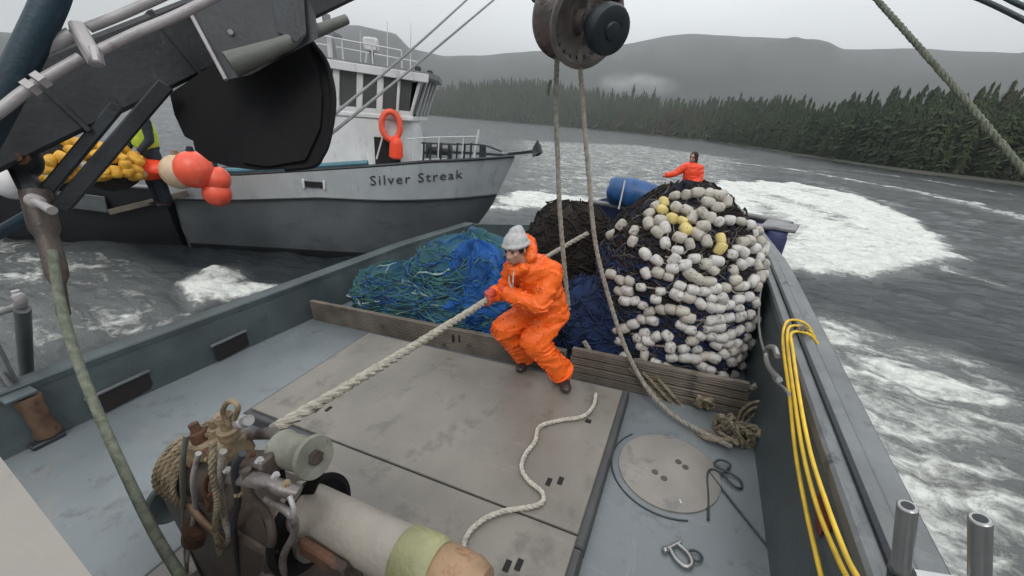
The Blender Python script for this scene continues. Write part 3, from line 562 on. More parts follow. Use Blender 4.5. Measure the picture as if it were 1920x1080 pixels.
# ---------------------------------------------------------------- hatch cover
HZ = 0.125; hx0, hx1, hy0, hy1, hys = -3.22, -0.37, -0.6, 2.94, 1.53
hatch = thing('hatch_cover', 'large flat beige-grey hatch cover in the middle of the blue-grey deck', 'hatch', ((hx0 + hx1) / 2, 1.2, 0))
hxn = -2.42
part('coaming', G().box(((hx0 + hx1) / 2, (hys + hy1) / 2, 0.052), (hx1 - hx0 + 0.10, hy1 - hys + 0.10, 0.104), bev=0.012), K['coaming'], hatch)
part('coaming', G().box(((hxn + hx1) / 2, (hy0 + hys) / 2 - 0.055, 0.051), (hx1 - hxn + 0.096, hys - hy0, 0.102), bev=0.012), K['coaming'], hatch)
part('cover_plate', G().box(((hx0 + hx1) / 2, (hys + hy1) / 2 + 0.003, 0.115), (hx1 - hx0, hy1 - hys - 0.006, 0.022), bev=0.006), K['hatch'], hatch)
part('cover_plate', G().box(((hxn + hx1) / 2, (hys + hy0) / 2 - 0.003, 0.113), (hx1 - hxn, hys - hy0 - 0.006, 0.018), bev=0.006), K['hatch'], hatch)
for (px, py) in ((1040, 903), (962, 1060), (605, 768)):
    for s in (-1, 1):
        c = PZ(px + s * 11, py - s * 1, HZ); part('lifting_slot', G().box((c.x, c.y, 0.1275), (0.032, 0.062, 0.006), bev=0.002), K['slot'], hatch, False)
c = PZ(1103, 790, HZ); part('lifting_slot', G().box((c.x, c.y, 0.1275), (0.045, 0.04, 0.006), bev=0.002), K['slot'], hatch, False)
for px in (852, 864):
    c = PZ(px, 640, HZ); part('lifting_lug', G().box((c.x, c.y - 0.02, 0.17), (0.014, 0.03, 0.085), bev=0.004), K['slot'], hatch)

# ---------------------------------------------------------------- pen boards across the deck
def board(name, label, x0, x1, y0, y1, z0, z1, m=K['board']):
    return solo(name, G().beam((x0, y0, (z0 + z1) / 2), (x1, y1, (z0 + z1) / 2), 0.055, z1 - z0, bev=0.006), m, label, 'pen board', 'pen boards across the deck')
board('pen_board', 'long low tan board holding back the blue and green net', -4.35, -0.95, 3.14, 3.17, 0.0, 0.27)
zz_ = [0.0, 0.085, 0.165, 0.25, 0.335]
for i in range(4):
    board('pen_board', ['lowest plank of the stack below the white corks', 'second plank from the deck in the stack below the white corks', 'third plank from the deck in the stack below the white corks', 'topmost plank of the stack below the white corks'][i], -0.93 + 0.015 * i, 0.60 - 0.012 * i, 3.15 - 0.006 * (i % 2), 3.13 + 0.006 * (i % 3), zz_[i] + 0.002, zz_[i + 1] - 0.006)

# ---------------------------------------------------------------- net piles
class Heap:
    def __init__(s, c, rx, ry, h, seed, amp=0.06, p=3.0, q=0.5): s.c, s.rx, s.ry, s.h, s.seed, s.amp, s.p, s.q = V(c), rx, ry, h, seed, amp, p, q
    def at(s, th, t, off=0.0):
        k = max(0.0, 1 - t ** s.p) ** s.q; n = V((math.cos(th) * k, math.sin(th) * k, t ** 3)).normalized()
        w = s.amp * (noise.noise(V((math.cos(th) * 2.2, math.sin(th) * 2.2, t * 2.6 + s.seed))) * 1.6 + 0.55 * noise.noise(V((math.cos(th) * 6, math.sin(th) * 6, t * 7 + s.seed))) + 0.28 * noise.noise(V((math.cos(th) * 15, math.sin(th) * 15, t * 18 + s.seed))))
        return s.c + V((s.rx * k * math.cos(th), s.ry * k * math.sin(th), s.h * t)) + n * (w + off)
    def g(s, nu=110, nv=60): return G().grid(lambda i, j: s.at(2 * math.pi * i / nu, (j / (nv - 1)) ** 0.9 if j < nv - 1 else 0.9999), nu, nv, True)
    def twine(s, n, r, seed, g=None, t0=0.05, t1=0.95, th0=3.0, th1=6.6, L=26, drop=0.3):
        g = g or G(); R = random.Random(seed)
        for k in range(n):
            th, t = R.uniform(th0, th1), R.uniform(t0, t1); dth = R.uniform(0.03, 0.07) * R.choice((-1, 1)); dt = R.uniform(-0.02, 0.02); ps = []
            off = R.uniform(0.0, 0.025)
            for i in range(R.randint(10, L)):
                ps.append(s.at(th, min(0.985, max(0.02, t)), off + 0.012 * math.sin(i * 0.9 + k))); dt = dt * 0.9 + R.uniform(-0.012, 0.012) - drop * 0.004; th += dth + R.uniform(-0.02, 0.02); t += dt
            g.tube(ps, r * R.uniform(0.7, 1.3), 4, False)
        return g
def bvh(g): return BVHTree.FromPolygons([V(v) for v in g.v], g.f)
A = Heap((-0.14, 4.22, 0.0), 0.80, 0.86, 1.70, 1.0, 0.055)
ga = A.g()
net = thing('seine_net', 'tall brown and navy net heap strung with rows of white corks beside the right-hand rail', 'fishing net', (-0.14, 4.22, 0.0))
part('netting', ga, K['web_mixed'], net)
part('loose_web', A.twine(420, 0.0075, 5), K['web_brown'], net)
part('navy_web', A.twine(480, 0.0065, 8, t0=0.03, t1=0.62, th0=3.2, th1=5.6), K['web_navy'], net)
part('net_twine', A.twine(170, 0.0045, 6, L=34), mat('grey_brown_twine', (0.13, 0.11, 0.09), 0.9, 0, 0.4, 12, 0.2), net)
Bv = bvh(ga)
def cast(px, py, tree=Bv):
    d = V(ray(px, py)); h = tree.ray_cast(V((0, 0, HC)), d); return (h[0], h[1]) if h[0] is not None else (None, None)
ROWS = [  # lines of corks as they hang over the heap (pixels of the photograph)
 ([(1218, 404), (1232, 388), (1256, 372), (1286, 369)], 't'), ([(1245, 382), (1243, 402), (1262, 412), (1283, 424), (1290, 436)], 'y'), ([(1268, 392), (1290, 400)], 't'),
 ([(1303, 412), (1306, 392), (1322, 384), (1340, 390)], 't'), ([(1316, 402), (1330, 412), (1318, 424), (1300, 420)], 't'), ([(1345, 372), (1360, 380), (1352, 398), (1338, 402)], 't'), ([(1305, 366), (1325, 366), (1348, 364)], 't'),
 ([(1345, 418), (1370, 412), (1395, 420), (1416, 436), (1428, 452), (1424, 474)], 'w'), ([(1208, 408), (1222, 410)], 't'),
 ([(1244, 430), (1258, 448), (1242, 462), (1262, 474), (1280, 466), (1264, 486), (1248, 482)], 'w'), ([(1214, 476), (1238, 492), (1262, 502), (1285, 500)], 'w'), ([(1276, 448), (1290, 462), (1280, 478)], 't'),
 ([(1168, 428), (1149, 443)], 'w'), ([(1188, 456), (1194, 430)], 't'), ([(1212, 404), (1218, 430)], 't'),
 ([(1322, 436), (1316, 462), (1330, 464)], 'v'), ([(1350, 448), (1346, 470), (1338, 474)], 'y'), ([(1384, 454), (1402, 452), (1418, 456)], 't'), ([(1372, 470), (1398, 474), (1380, 494), (1404, 490), (1420, 480)], 'w'),
 ([(1300, 490), (1322, 494), (1340, 492)], 'w'), ([(1312, 478), (1318, 500), (1336, 508)], 'w'), ([(1364, 506), (1384, 512), (1368, 524)], 't'), ([(1410, 500), (1416, 516), (1414, 540), (1418, 554)], 't'),
 ([(1290, 516), (1308, 524), (1324, 530)], 't'), ([(1232, 512), (1262, 520), (1276, 506)], 't'),
 ([(1150, 513), (1170, 522), (1194, 532), (1222, 538), (1256, 547), (1284, 557), (1306, 566), (1330, 574), (1350, 576), (1372, 562), (1388, 560)], 'w'),
 ([(1214, 512), (1222, 524)], 'w'), ([(1296, 540), (1318, 544), (1342, 540), (1368, 538), (1392, 540), (1404, 528)], 'w'), ([(1352, 530), (1372, 548), (1398, 552), (1410, 566)], 'w'),
 ([(1174, 562), (1202, 562)], 'w'), ([(1222, 580), (1244, 578), (1272, 582), (1292, 590)], 't'), ([(1288, 598), (1312, 598), (1340, 598), (1368, 594), (1394, 588), (1412, 580)], 'w'),
 ([(1098, 614), (1122, 618), (1148, 618), (1172, 608), (1198, 602), (1232, 600)], 'w'), ([(1100, 598), (1104, 608)], 'w'), ([(1278, 606), (1298, 620), (1322, 628), (1348, 626), (1372, 622), (1396, 612)], 'w'),
 ([(1186, 622), (1208, 638), (1232, 634), (1252, 628), (1256, 646)], 'w'), ([(1206, 650), (1238, 646), (1282, 648)], 'w'), ([(1262, 666), (1290, 668), (1316, 664), (1342, 672)], 'w'), ([(1340, 640), (1364, 644), (1392, 640), (1412, 646)], 'w'),
 ([(1385, 664), (1412, 650), (1408, 668)], 'w'), ([(1356, 660), (1372, 682), (1396, 684), (1410, 686)], 'w'), ([(1232, 680), (1266, 692)], 'w'), ([(1296, 682), (1330, 690), (1352, 700)], 'w'), ([(1398, 712), (1420, 712)], 'w'), ([(1372, 700), (1392, 700), (1408, 698)], 'w'), ([(1204, 674), (1208, 662)], 't'),
 ([(1330, 556), (1352, 560)], 'w'), ([(1402, 600), (1408, 622)], 'w'), ([(1322, 612), (1344, 612), (1362, 608)], 'w')]
R = random.Random(11); corks = []
def cork_at(px, py, tx, ty, kind):
    h, nn = cast(px, py)
    if h is None: return
    h2, _ = cast(px + tx * 5, py + ty * 5)
    dr = ((h2 - h) if h2 is not None and (h2 - h).length < 0.3 else V((1, 0, 0))).normalized()
    dr = (dr + V((R.uniform(-.35, .35), R.uniform(-.35, .35), R.uniform(-.35, .35)))).normalized()
    rr_ = R.uniform(0.042, 0.050); nn = nn if nn.dot(V(ray(px, py))) < 0 else -nn; c = h + nn * rr_ * 0.7
    for q, _k, _d in corks:
        if (q - c).length < 0.072: return
    corks.append((c, kind, dr))
for pl, kind in ROWS:
    pts = resample([V((x, y, 0)) for x, y in pl], 18.5)
    for i, p in enumerate(pts):
        a, b_ = pts[max(0, i - 1)], pts[min(len(pts) - 1, i + 1)]; d = (b_ - a); d = d.normalized() if d.length else V((1, 0, 0))
        k = kind if kind != 'w' else ('t' if R.random() < 0.16 or p.y < 450 and R.random() < 0.4 else 'w')
        cork_at(p.x + R.uniform(-3, 3), p.y + R.uniform(-3, 3), d.x, d.y, k)
for _ in range(2600):                          # the heap's right-hand side is packed
    x, y = R.uniform(1150, 1428), R.uniform(395, 712)
    if x < 1225 and y < 540: continue
    dens = 0.42 + 0.42 * sstep((x - 1225) / 200, 0.2, 0.9)
    if R.random() < dens * 0.13: cork_at(x, y, 1, 0.2, 't' if R.random() < 0.5 else 'w')
def cork_geo(g, c, d, r):
    L = r * 1.18; n0 = len(g.v); g.lathe(c - d * L, d, [(0, r * 0.22), (L * 0.05, r * 0.50), (L * 0.16, r * 0.80), (L * 0.45, r * 0.97), (L, r * 1.0), (L * 1.55, r * 0.96), (L * 1.84, r * 0.80), (L * 1.95, r * 0.50), (L * 2, r * 0.22)], 14)
    for i in range(n0, len(g.v)): q = V(g.v[i]); e = q - c; g.v[i] = tuple(c + e * (1 + 0.16 * noise.noise(q * 13)))
    return g
corks.sort(key=lambda q: (q[0] - V((0, 0, HC))).length)
cm_ = {'w': K['cork'], 't': K['cork_tan'], 'y': K['cork_yellow'], 'v': K['cork_tan']}
cl_ = {'w': None, 't': 'weathered tan cork', 'y': 'yellow cork', 'v': 'weathered tan cork'}
rest = G(); rest_k = []
far_ = []
for i, (c, k, d) in enumerate(corks):
    r = (0.042 + 0.010 * ((i * 37) % 10) / 10) * (0.9 if (i * 7) % 13 == 0 else 1)
    if k == 'y' or i < 92: part('cork', cork_geo(G(), c, d, r), cm_[k], net, label=cl_[k])
    else: cork_geo(rest, c, d, r); rest_k.append(k)
o = part('corks', rest, K['cork'], net); o['kind'] = 'stuff'; o.data.materials.append(K['cork_tan']); npf = len(o.data.polygons) // max(1, len(rest_k))
for i_, p_ in enumerate(o.data.polygons): p_.material_index = 0 if rest_k[min(i_ // npf, len(rest_k) - 1)] == 'w' else 1
print('CORKS', len(corks))
lg = G()                                       # corkline between the corks of a row
for pl, kind in ROWS:
    if len(pl) < 3: continue
    ps = [cast(p.x, p.y) for p in resample([V((x, y, 0)) for x, y in pl], 14)]; ps = [h + nn * 0.03 for h, nn in ps if h is not None]
    if len(ps) > 2: lg.tube(ps, 0.008, 5)
part('corkline', lg, K['rope'], net)
# brown web heap behind the crewman
B_ = Heap((-1.42, 4.75, 0.0), 0.66, 0.72, 1.34, 4.0, 0.06)
t = thing('web_pile', 'dark brown heap of bare web behind the crewman in orange', 'fishing net', (-1.42, 4.75, 0)); part('netting', B_.g(80, 40), K['web_brown'], t); part('loose_web', B_.twine(380, 0.008, 21, th0=2.6, th1=6.9), K['web_brown'], t)
t2_ = Heap((-0.85, 3.72, 0.0), 0.42, 0.42, 0.80, 7.0, 0.05)
part('navy_web', t2_.g(60, 30), K['web_navy'], t); part('navy_twine', t2_.twine(200, 0.008, 31, th0=2.6, th1=6.9), K['web_navy'], t)
# blue and green web heap at the left
C1 = Heap((-2.40, 3.98, 0.0), 0.92, 0.70, 1.08, 9.0, 0.07); C2 = Heap((-3.25, 3.82, 0.0), 0.88, 0.58, 0.66, 13.0, 0.06); C3 = Heap((-2.16, 3.70, 0.0), 0.52, 0.44, 1.02, 17.0, 0.12)
t = thing('net_pile', 'low heap of green and bright blue web left of the crewman in orange', 'fishing net', (-2.8, 3.9, 0))
g = C1.g(90, 44); g2 = C2.g(90, 40); part('green_netting', g.add(g2.v, g2.f), K['web_green'], t); part('blue_netting', C3.g(70, 36), K['web_blue'], t)
part('blue_web', C2.twine(50, 0.007, 43, C1.twine(60, 0.008, 41, th0=2.8, th1=6.2)), K['web_blue'], t)
part('teal_web', C2.twine(200, 0.0055, 44, C1.twine(240, 0.0055, 45, th0=2.8, th1=6.2)), K['twine_teal'], t)
part('pale_twine', C2.twine(14, 0.011, 47, C1.twine(16, 0.011, 48, th0=2.8, th1=5.8, L=20), L=18), K['twine_pale'], t)
part('blue_twine', C3.twine(150, 0.006, 52, th0=2.8, th1=6.4), K['web_blue'], t); part('teal_twine', C3.twine(25, 0.006, 53, th0=2.8, th1=6.4), K['twine_teal'], t)
part('dark_web', C2.twine(50, 0.006, 49, C1.twine(50, 0.006, 50, th0=2.8, th1=6.2)), K['navy_cloth'], t)

# ---------------------------------------------------------------- lines, hoses and hardware on deck
def rope(name, pts, r, m, label, cat='rope', n=10, laid=False, group=None, frame=M, cm=8):
    ps = resample(catmull(pts, cm), max(r * 1.3, 0.008) if laid else max(r * 1.5, 0.015)); g = G()
    g.strands(ps, r) if laid else g.tube(ps, r, n)
    return solo(name, g, m, label, cat, group, frame)
H1 = V((-1.385, 2.55, 1.02))                    # where the crewman grips the line
tl0 = PY(512, 806, 0.72); dl_ = (H1 - tl0)
end = PD(1100, 437, 4.7)
def on_line(px, py, y): return PY(px, py, y)
rope('hauling_line', [tl0, tl0.lerp(H1, 0.33) - V((0, 0, .01)), tl0.lerp(H1, 0.66) - V((0, 0, .01)), H1, H1.lerp(PY(1000, 497, 3.45), 0.5), PY(1000, 497, 3.45), PY(1050, 467, 4.0), PY(1102, 437, 4.25)], 0.027, K['haul'], 'thick pale line running taut from the winch through the crewman\'s hands', laid=True)
rope('hatch_line', [PZ(1118, 738, .16), PZ(1112, 762, .15), PZ(1092, 781, .15), PZ(1050, 788, .145), PZ(1012, 800, .145), PZ(1003, 828, .145), PZ(985, 852, .145), PZ(978, 878, .145), PZ(992, 902, .145), PZ(1016, 922, .145), PZ(1018, 940, .145), PZ(996, 950, .145), PZ(945, 958, .145), PZ(905, 975, .145), PZ(875, 1005, .145), PZ(868, 1050, .145)], 0.0165, K['rope_pale'], 'pale wavy rope lying slack across the beige hatch cover', laid=True)
# two parts of line down from the power block
rope('block_line', [PY(1045, 92, 3.65), PY(1042, 200, 3.65), PY(1046, 300, 3.62), PY(1050, 400, 3.55), PY(1062, 540, 3.45), PY(1076, 640, 3.34), PY(1090, 668, 3.28), PY(1120, 678, 3.22), PY(1165, 682, 3.2)], 0.024, K['rope'], 'grey rope hanging from the power block, the one passing just behind the crewman', laid=True, group='ropes hanging from the power block')
rope('block_line', [PY(1086, 95, 3.55), PY(1093, 200, 3.5), PY(1104, 330, 3.42), PY(1117, 460, 3.32), PY(1148, 580, 3.2), PY(1178, 665, 3.1), PY(1215, 730, 3.02), PZ(1262, 778, .06), PZ(1320, 812, .05), PZ(1372, 838, .05)], 0.021, K['rope'], 'grey rope hanging from the power block, the one in front of the white corks', laid=True, group='ropes hanging from the power block')
rope('dangling_end', [PY(1033, 150, 3.7), PY(1028, 165, 3.7), PY(1028, 180, 3.7)], 0.016, K['rope_green'], 'short frayed rope end hanging beside the left-hand block rope')
# rope lashing and knots on the planks
g = G(); R = random.Random(5)
def tangle(g, c, rad, n, r, flat=0.6, seed=1):
    R = random.Random(seed)
    for k in range(n):
        a, b_ = R.uniform(0, 6.28), R.uniform(0, 6.28); ps = []
        for i in range(9):
            a += R.uniform(0.5, 1.3); q = rad * R.uniform(0.35, 1.0); ps.append(c + V((q * math.cos(a), q * math.sin(a) * 0.7, rad * flat * math.sin(b_ + i * 1.3))))
        g.strands(resample(catmull(ps, 6), 0.014), r, 3, 6, 5)
    return g
c = PY(1318, 782, 3.07); solo('rope_knot', tangle(G(), V((c.x, c.y, max(c.z, 0.1))), 0.075, 4, 0.013, 0.8, 3), K['rope_tan'], 'small yellowish knot of rope against the planks below the corks', 'rope', 'rope bundles on the planks')
c = PZ(1398, 815, 0.08); solo('rope_bundle', tangle(tangle(G(), V((c.x, c.y, 0.08)), 0.11, 7, 0.012, 0.7, 9), V((c.x - 0.14, c.y + 0.07, 0.10)), 0.09, 4, 0.012, 0.8, 19), K['rope_tan'], 'tan tangle of rope lying on the deck at the foot of the planks', 'rope', 'rope bundles on the planks')
for k, (dx, dy) in enumerate(((0, 0), (6, 9), (12, 20), (-4, 30), (8, 42))):
    rope('lashing', [PY(1372 + dx * 2, 838 - dy * 0.4, 3.02 + 0.01 * k), PY(1390 + dx, 770 + dy, 3.08), PY(1430, 752 + dy, 3.09), PY(1478, 765 + dy, 3.09)], 0.013, K['rope_tan'],
         ['uppermost', 'second from top', 'middle', 'second from bottom', 'lowest'][k] + ' of the tan rope turns stretched over the planks by the yellow hoses', laid=True, group='tan rope turns on the planks')
rope('pen_rope', [PY(1095, 640, 3.22), PY(1115, 668, 3.2), PY(1145, 678, 3.2), PY(1190, 676, 3.2), PY(1240, 690, 3.2), PY(1330, 722, 3.2), PY(1350, 712, 3.22), PY(1368, 724, 3.2), PY(1405, 728, 3.2), PY(1418, 722, 3.2)], 0.024, K['rope'], 'grey rope laid along the top of the planks in front of the corks', laid=True)
for k in range(3):
    rope('board_rope', [PY(1180 + 25 * k, 690 + 8 * k, 3.105), PY(1260 + 20 * k, 770 + 6 * k, 3.06), PZ(1325 + 15 * k, 822 - 4 * k, .04), PZ(1385, 822 + 6 * k, .05)], 0.015, K['rope_tan'], ['left', 'middle', 'right'][k] + ' one of three slack tan ropes drooping down the face of the planks', laid=True, group='slack ropes on the plank face')
# yellow hoses over the rail
yh = [([(1478, 597), (1468, 640), (1480, 740), (1492, 850), (1512, 960), (1542, 1090)], 'leftmost'), ([(1484, 600), (1477, 650), (1490, 750), (1506, 850), (1532, 950), (1568, 1040), (1592, 1090)], 'middle'), ([(1490, 604), (1487, 660), (1500, 750), (1520, 850), (1552, 950), (1586, 1040), (1612, 1090)], 'rightmost')]
for pl, w in yh:
    ps = []
    for i, (x, y) in enumerate(pl):
        X = [0.735, 0.675, 0.655, 0.65, 0.65, 0.65, 0.65][min(i, 6)]; ps.append(PX(x, y, X))
    p0 = ps[0]; ps = [V((0.93, p0.y + 0.02, 0.74)), V((0.84, p0.y + 0.01, 0.838)), V((0.735, p0.y, 0.835))] + ps[1:]
    rope('yellow_hose', ps, 0.0100, K['yellow'], w + ' of the yellow hoses hung over the rail', 'hose', group='yellow hoses hung over the rail')
p = PX(1487, 608, 0.74); solo('yellow_lashing', tangle(G(), V((0.80, p.y, 0.85)), 0.04, 3, 0.008, 0.5, 6), K['rope_tan'], 'small frayed lashing tying the yellow hoses to the rail', 'lashing')
rope('grey_hose', [PX(1432, 512, 0.66), PX(1424, 560, 0.63), PX(1424, 620, 0.62), PX(1436, 668, 0.61), PX(1452, 710, 0.61), PX(1470, 728, 0.61), PX(1480, 740, 0.61)], 0.010, K['stay'], 'thin grey hose hanging down inside the rail beside the corks', 'hose')
rope('white_hook', [PX(1458, 668, 0.58), PX(1452, 652, 0.58), PX(1440, 652, 0.58), PX(1436, 668, 0.58), PX(1443, 690, 0.58), PX(1462, 712, 0.58)], 0.017, K['alu'], 'pale curved hook hanging inside the rail near the yellow hoses', 'hook')
# wires and small gear on the starboard-hand deck
rope('deck_wire', [PZ(1330, 885, .01), PZ(1345, 905, .012), PZ(1400, 975, .01), PZ(1470, 1062, .012)], 0.0065, K['wire'], 'long thin dark wire running from the round plate to the bottom edge of the deck', 'wire')
rope('wire_loop', [PZ(1328, 975, .01), PZ(1328, 930, .01), PZ(1326, 895, .012), PZ(1332, 880, .02), PZ(1350, 885, .02), PZ(1375, 910, .015), PZ(1390, 915, .012), PZ(1388, 900, .012), PZ(1365, 885, .02), PZ(1340, 872, .02), PZ(1350, 862, .03), PZ(1370, 872, .02), PZ(1352, 890, .02)], 0.0075, K['wire'], 'kinked loops of dark wire lying at the right edge of the round plate', 'wire')
p = PZ(1273, 945, 0.002); solo('white_scrap', G().add([p + V(q) for q in ((-.022, .03, .002), (.006, .026, .006), (.03, -.02, .002), (.012, -.035, .004), (-.022, .03, .008), (.006, .026, .014), (.03, -.02, .010), (.012, -.035, .009))], [(0, 1, 2, 3), (7, 6, 5, 4), (0, 4, 5, 1), (1, 5, 6, 2), (2, 6, 7, 3), (3, 7, 4, 0)]), K['white'], 'small white scrap on the deck below the round plate', 'scrap', smooth=False)
p = PZ(1278, 1042, 0.018); sh = thing('shackle', 'steel shackle lying on the blue-grey deck near the bottom edge', 'shackle', (p.x, p.y, 0))
def sp2(x, y, a=-0.75): return p + V((x * math.cos(a) - y * math.sin(a), x * math.sin(a) + y * math.cos(a), 0))
part('bow', G().tube(catmull([sp2(-.06, -.030), sp2(0, -.042), sp2(.045, -.03), sp2(.062, 0), sp2(.045, .03), sp2(0, .042), sp2(-.06, .030)], 6), 0.0125, 10), K['alu'], sh)
part('pin', G().cyl(sp2(-.062, -.055), sp2(-.062, .05), 0.012, 12).ball(sp2(-.062, -.06), 0.02), K['alu'], sh)
part('ring', G().tube([p + V((.07 + .035 * math.cos(t), .03 + .03 * math.sin(t), .0)) for t in np.linspace(0, 6.2, 18)], 0.007, 8), K['wire'], sh)
p = PZ(1488, 1078, 0.02); solo('deck_box', G().box((p.x, p.y, 0.05), (0.16, 0.13, 0.10), bev=0.012).box((p.x, p.y, 0.106), (0.17, 0.14, 0.012), bev=0.004), K['green_box'], 'low dark green box at the foot of the bulwark at the bottom edge', 'box')
# two steel pipe posts and a white board near the bottom right corner
rk = thing('pipe_rack', 'two stainless pipe posts rising from a white board outside the rail, bottom right', 'rack', PY(1760, 1080, 1.1))
a0, a1 = PY(1702, 948, 1.1), PY(1684, 1110, 1.1); b0, b1 = PY(1838, 972, 1.1), PY(1836, 1110, 1.1)
for q0, q1 in ((a0, a1), (b0, b1)):
    d = (q1 - q0).normalized(); part('pipe_post', G().lathe(q0, d, [(0, 0.014), (0.0, 0.019), (0.003, 0.022), (0.03, 0.022), ((q1 - q0).length + 0.3, 0.022)], 24), K['alu'], rk)
    part('pipe_mouth', G().lathe(q0 - d * 0.0015, d, [(0, 0.0), (0.001, 0.014)], 20), K['dark'], rk)
w0, w1 = PY(1700, 1072, 1.16), PY(1835, 1088, 1.16); part('white_board', G().beam(w0 + V((0, 0, -.03)), w1 + V((0.05, 0, -.03)), 0.04, 0.05, bev=0.004), K['white'], rk)
part('bracket', G().beam(w0 + V((-.25, 0, -.35)), w1 + V((0.02, 0, -.10)), 0.03, 0.03), K['alu'], rk)
part('clamp', G().lathe(PY(1691, 1068, 1.1), (a1 - a0), [(0, 0.024), (0.0, 0.03), (0.05, 0.03), (0.05, 0.024)], 20), K['dark'], rk)
# ---------------------------------------------------------------- boom, bracket, power block and rigging overhead
bm = thing('cargo_boom', 'dark grey steel boom slanting up across the top left corner', 'boom', PD(300, 110, 2.2))
b0, b1 = PD(-260, 345, 1.75), PD(1062, -235, 4.4)
part('boom_beam', G().beam(b0, b1, 0.20, 0.34, bev=0.02), K['boom'], bm)
bx, bz, bd = basis(b1 - b0)
def onb(t, side, up): return b0.lerp(b1, t) + bx * side + bz * up
for t in (0.13, 0.24, 0.35, 0.5, 0.7): part('stiffener', G().beam(onb(t, 0, -0.178), onb(t, 0, 0.178), 0.215, 0.03, up=bd, bev=0.004), K['boom'], bm)
def D(*q): return PD(*q)
lowp = [D(-60, 250, 1.5), D(0, 208, 1.55), D(60, 162, 1.6), D(152, 108, 1.68)]
part('hydraulic_pipe', G().tube(catmull(lowp, 6), 0.021, 14), K['pipe'], bm)
part('hydraulic_pipe', G().tube(catmull([D(182, 97, 1.68), D(260, 60, 1.75), D(330, 30, 1.82), D(420, -14, 1.9)], 6), 0.021, 14), K['pipe'], bm)
part('hydraulic_pipe', G().tube(catmull([D(66, 98, 1.62), D(100, 82, 1.64), D(136, 64, 1.66)], 6), 0.026, 14), K['pipe'], bm)
part('hydraulic_pipe', G().tube(catmull([D(165, 52, 1.7), D(230, 26, 1.76), D(320, -14, 1.84)], 6), 0.020, 14), K['pipe'], bm)
part('pipe_clamp', G().beam(D(142, 48, 1.66), D(182, 118, 1.66), 0.05, 0.07, bev=0.01).beam(D(178, 88, 1.65), D(186, 122, 1.65), 0.03, 0.05, bev=0.008), K['pipe'], bm)
for q in ((60, 162), (79, 148)): p = D(*q, 1.6); part('pipe_fitting', G().lathe(p - (lowp[3] - lowp[1]).normalized() * 0.02, lowp[3] - lowp[1], [(0, 0.02), (0, 0.034), (0.028, 0.034), (0.028, 0.02)], 6), K['pipe'], bm)
part('pipe_fitting', G().ball(D(67, 104, 1.62), (0.022, 0.022, 0.03)), K['pipe'], bm)
# sheave housing hung under the boom
def ppoly(pts, dep): return [PD(x, y, dep) for x, y in pts]
away = (PD(470, 160, 2.7) - PD(470, 160, 2.2)).normalized()
hs = thing('sheave_housing', 'big black rounded steel housing hanging under the boom at top left', 'winch housing', PD(480, 300, 2.35))
out = [(318, 176), (327, 215), (346, 256), (362, 264), (366, 282), (392, 302), (430, 313), (480, 319), (535, 317), (588, 310), (603, 292), (614, 268), (624, 215), (625, 175), (617, 135), (606, 108), (585, 80), (500, 60), (400, 120)]
_c = [(p.x, p.y) for p in catmull([V((x, y, 0)) for x, y in out[8:17]], 4)]; out = out[:8] + _c + out[17:]
part('side_plate', G().prism(ppoly(out, 2.35), away * 0.32), K['black'], hs, False)
part('front_plate', G().prism(ppoly([(452, 150), (455, 305), (500, 312), (572, 300), (600, 240), (604, 180), (596, 130), (575, 80), (500, 100)], 2.33), away * 0.03), K['black'], hs, False)
part('rim', G().tube([PD(x * 1.0, y, 2.345) for x, y in _c], 0.016, 8), K['black'], hs)
part('bracket_plate', G().prism(ppoly([(352, 18), (424, 150), (470, 140), (596, 72), (592, 30), (560, -40), (540, -60), (330, -60)], 2.16), away * 0.05), K['boom'], hs, False)
part('bracket_edge', G().tube([PD(352, 15, 2.15), PD(424, 150, 2.15)], 0.011, 8), K['pipe'], hs)
part('bracket_web', G().prism(ppoly([(500, -60), (520, 60), (556, 78), (574, 60), (566, -60)], 2.12), away * 0.03), K['dark'], hs, False)
part('bolt', G().lathe(PD(432, 60, 2.15), -away, [(0, 0.014), (0.012, 0.014), (0.012, 0.0)], 6), K['pipe'], hs); part('bolt', G().lathe(PD(500, 100, 2.15), -away, [(0, 0.014), (0.012, 0.014), (0.012, 0.0)], 6), K['pipe'], hs)
solo('guy_bar', G().tube([D(432, 122, 2.04), D(520, 88, 2.12), D(650, 36, 2.3)], [0.062, 0.040, 0.026], 20), K['olive'], 'olive-grey bar crossing in front of the black housing under the boom', 'bar')
solo('teal_pipe', G().tube(catmull([D(112, -60, 1.6), D(96, 0, 1.6), D(52, 95, 1.6), D(4, 190, 1.6), D(-60, 310, 1.6)], 6), 0.052, 18), K['teal'], 'dark teal pipe slanting across the extreme top left corner', 'pipe')
# braces under the boom, down to the knuckle at the left
br = thing('boom_brace', 'pair of black diagonal braces meeting at a dark knuckle left of the orange buoys', 'brace', D(90, 380, 2.15))
part('strut', G().beam(D(222, 196, 2.2), D(76, 372, 2.15), 0.05, 0.06, bev=0.008), K['dark'], br)
part('strut', G().beam(D(312, 158, 2.25), D(112, 392, 2.15), 0.055, 0.075, bev=0.008), K['dark'], br)
part('knuckle', G().ball(D(38, 292, 2.1), (0.10, 0.08, 0.12), n=14, m=10).beam(D(30, 300, 2.12), D(80, 400, 2.12), 0.09, 0.12, bev=0.02), K['dark'], br)
part('knuckle_pin', G().lathe(D(38, 292, 2.02), -away, [(0, 0.04), (0.03, 0.04), (0.03, 0.02), (0.045, 0.02), (0.045, 0)], 18), K['rust'], br)
part('post', G().tube(catmull([D(66, 360, 2.1), D(84, 430, 2.1), D(104, 500, 2.08), D(120, 590, 2.05)], 5), [0.06] * 6 + [0.045] * 6 + [0.026] * 4, 14), K['brown'], br)
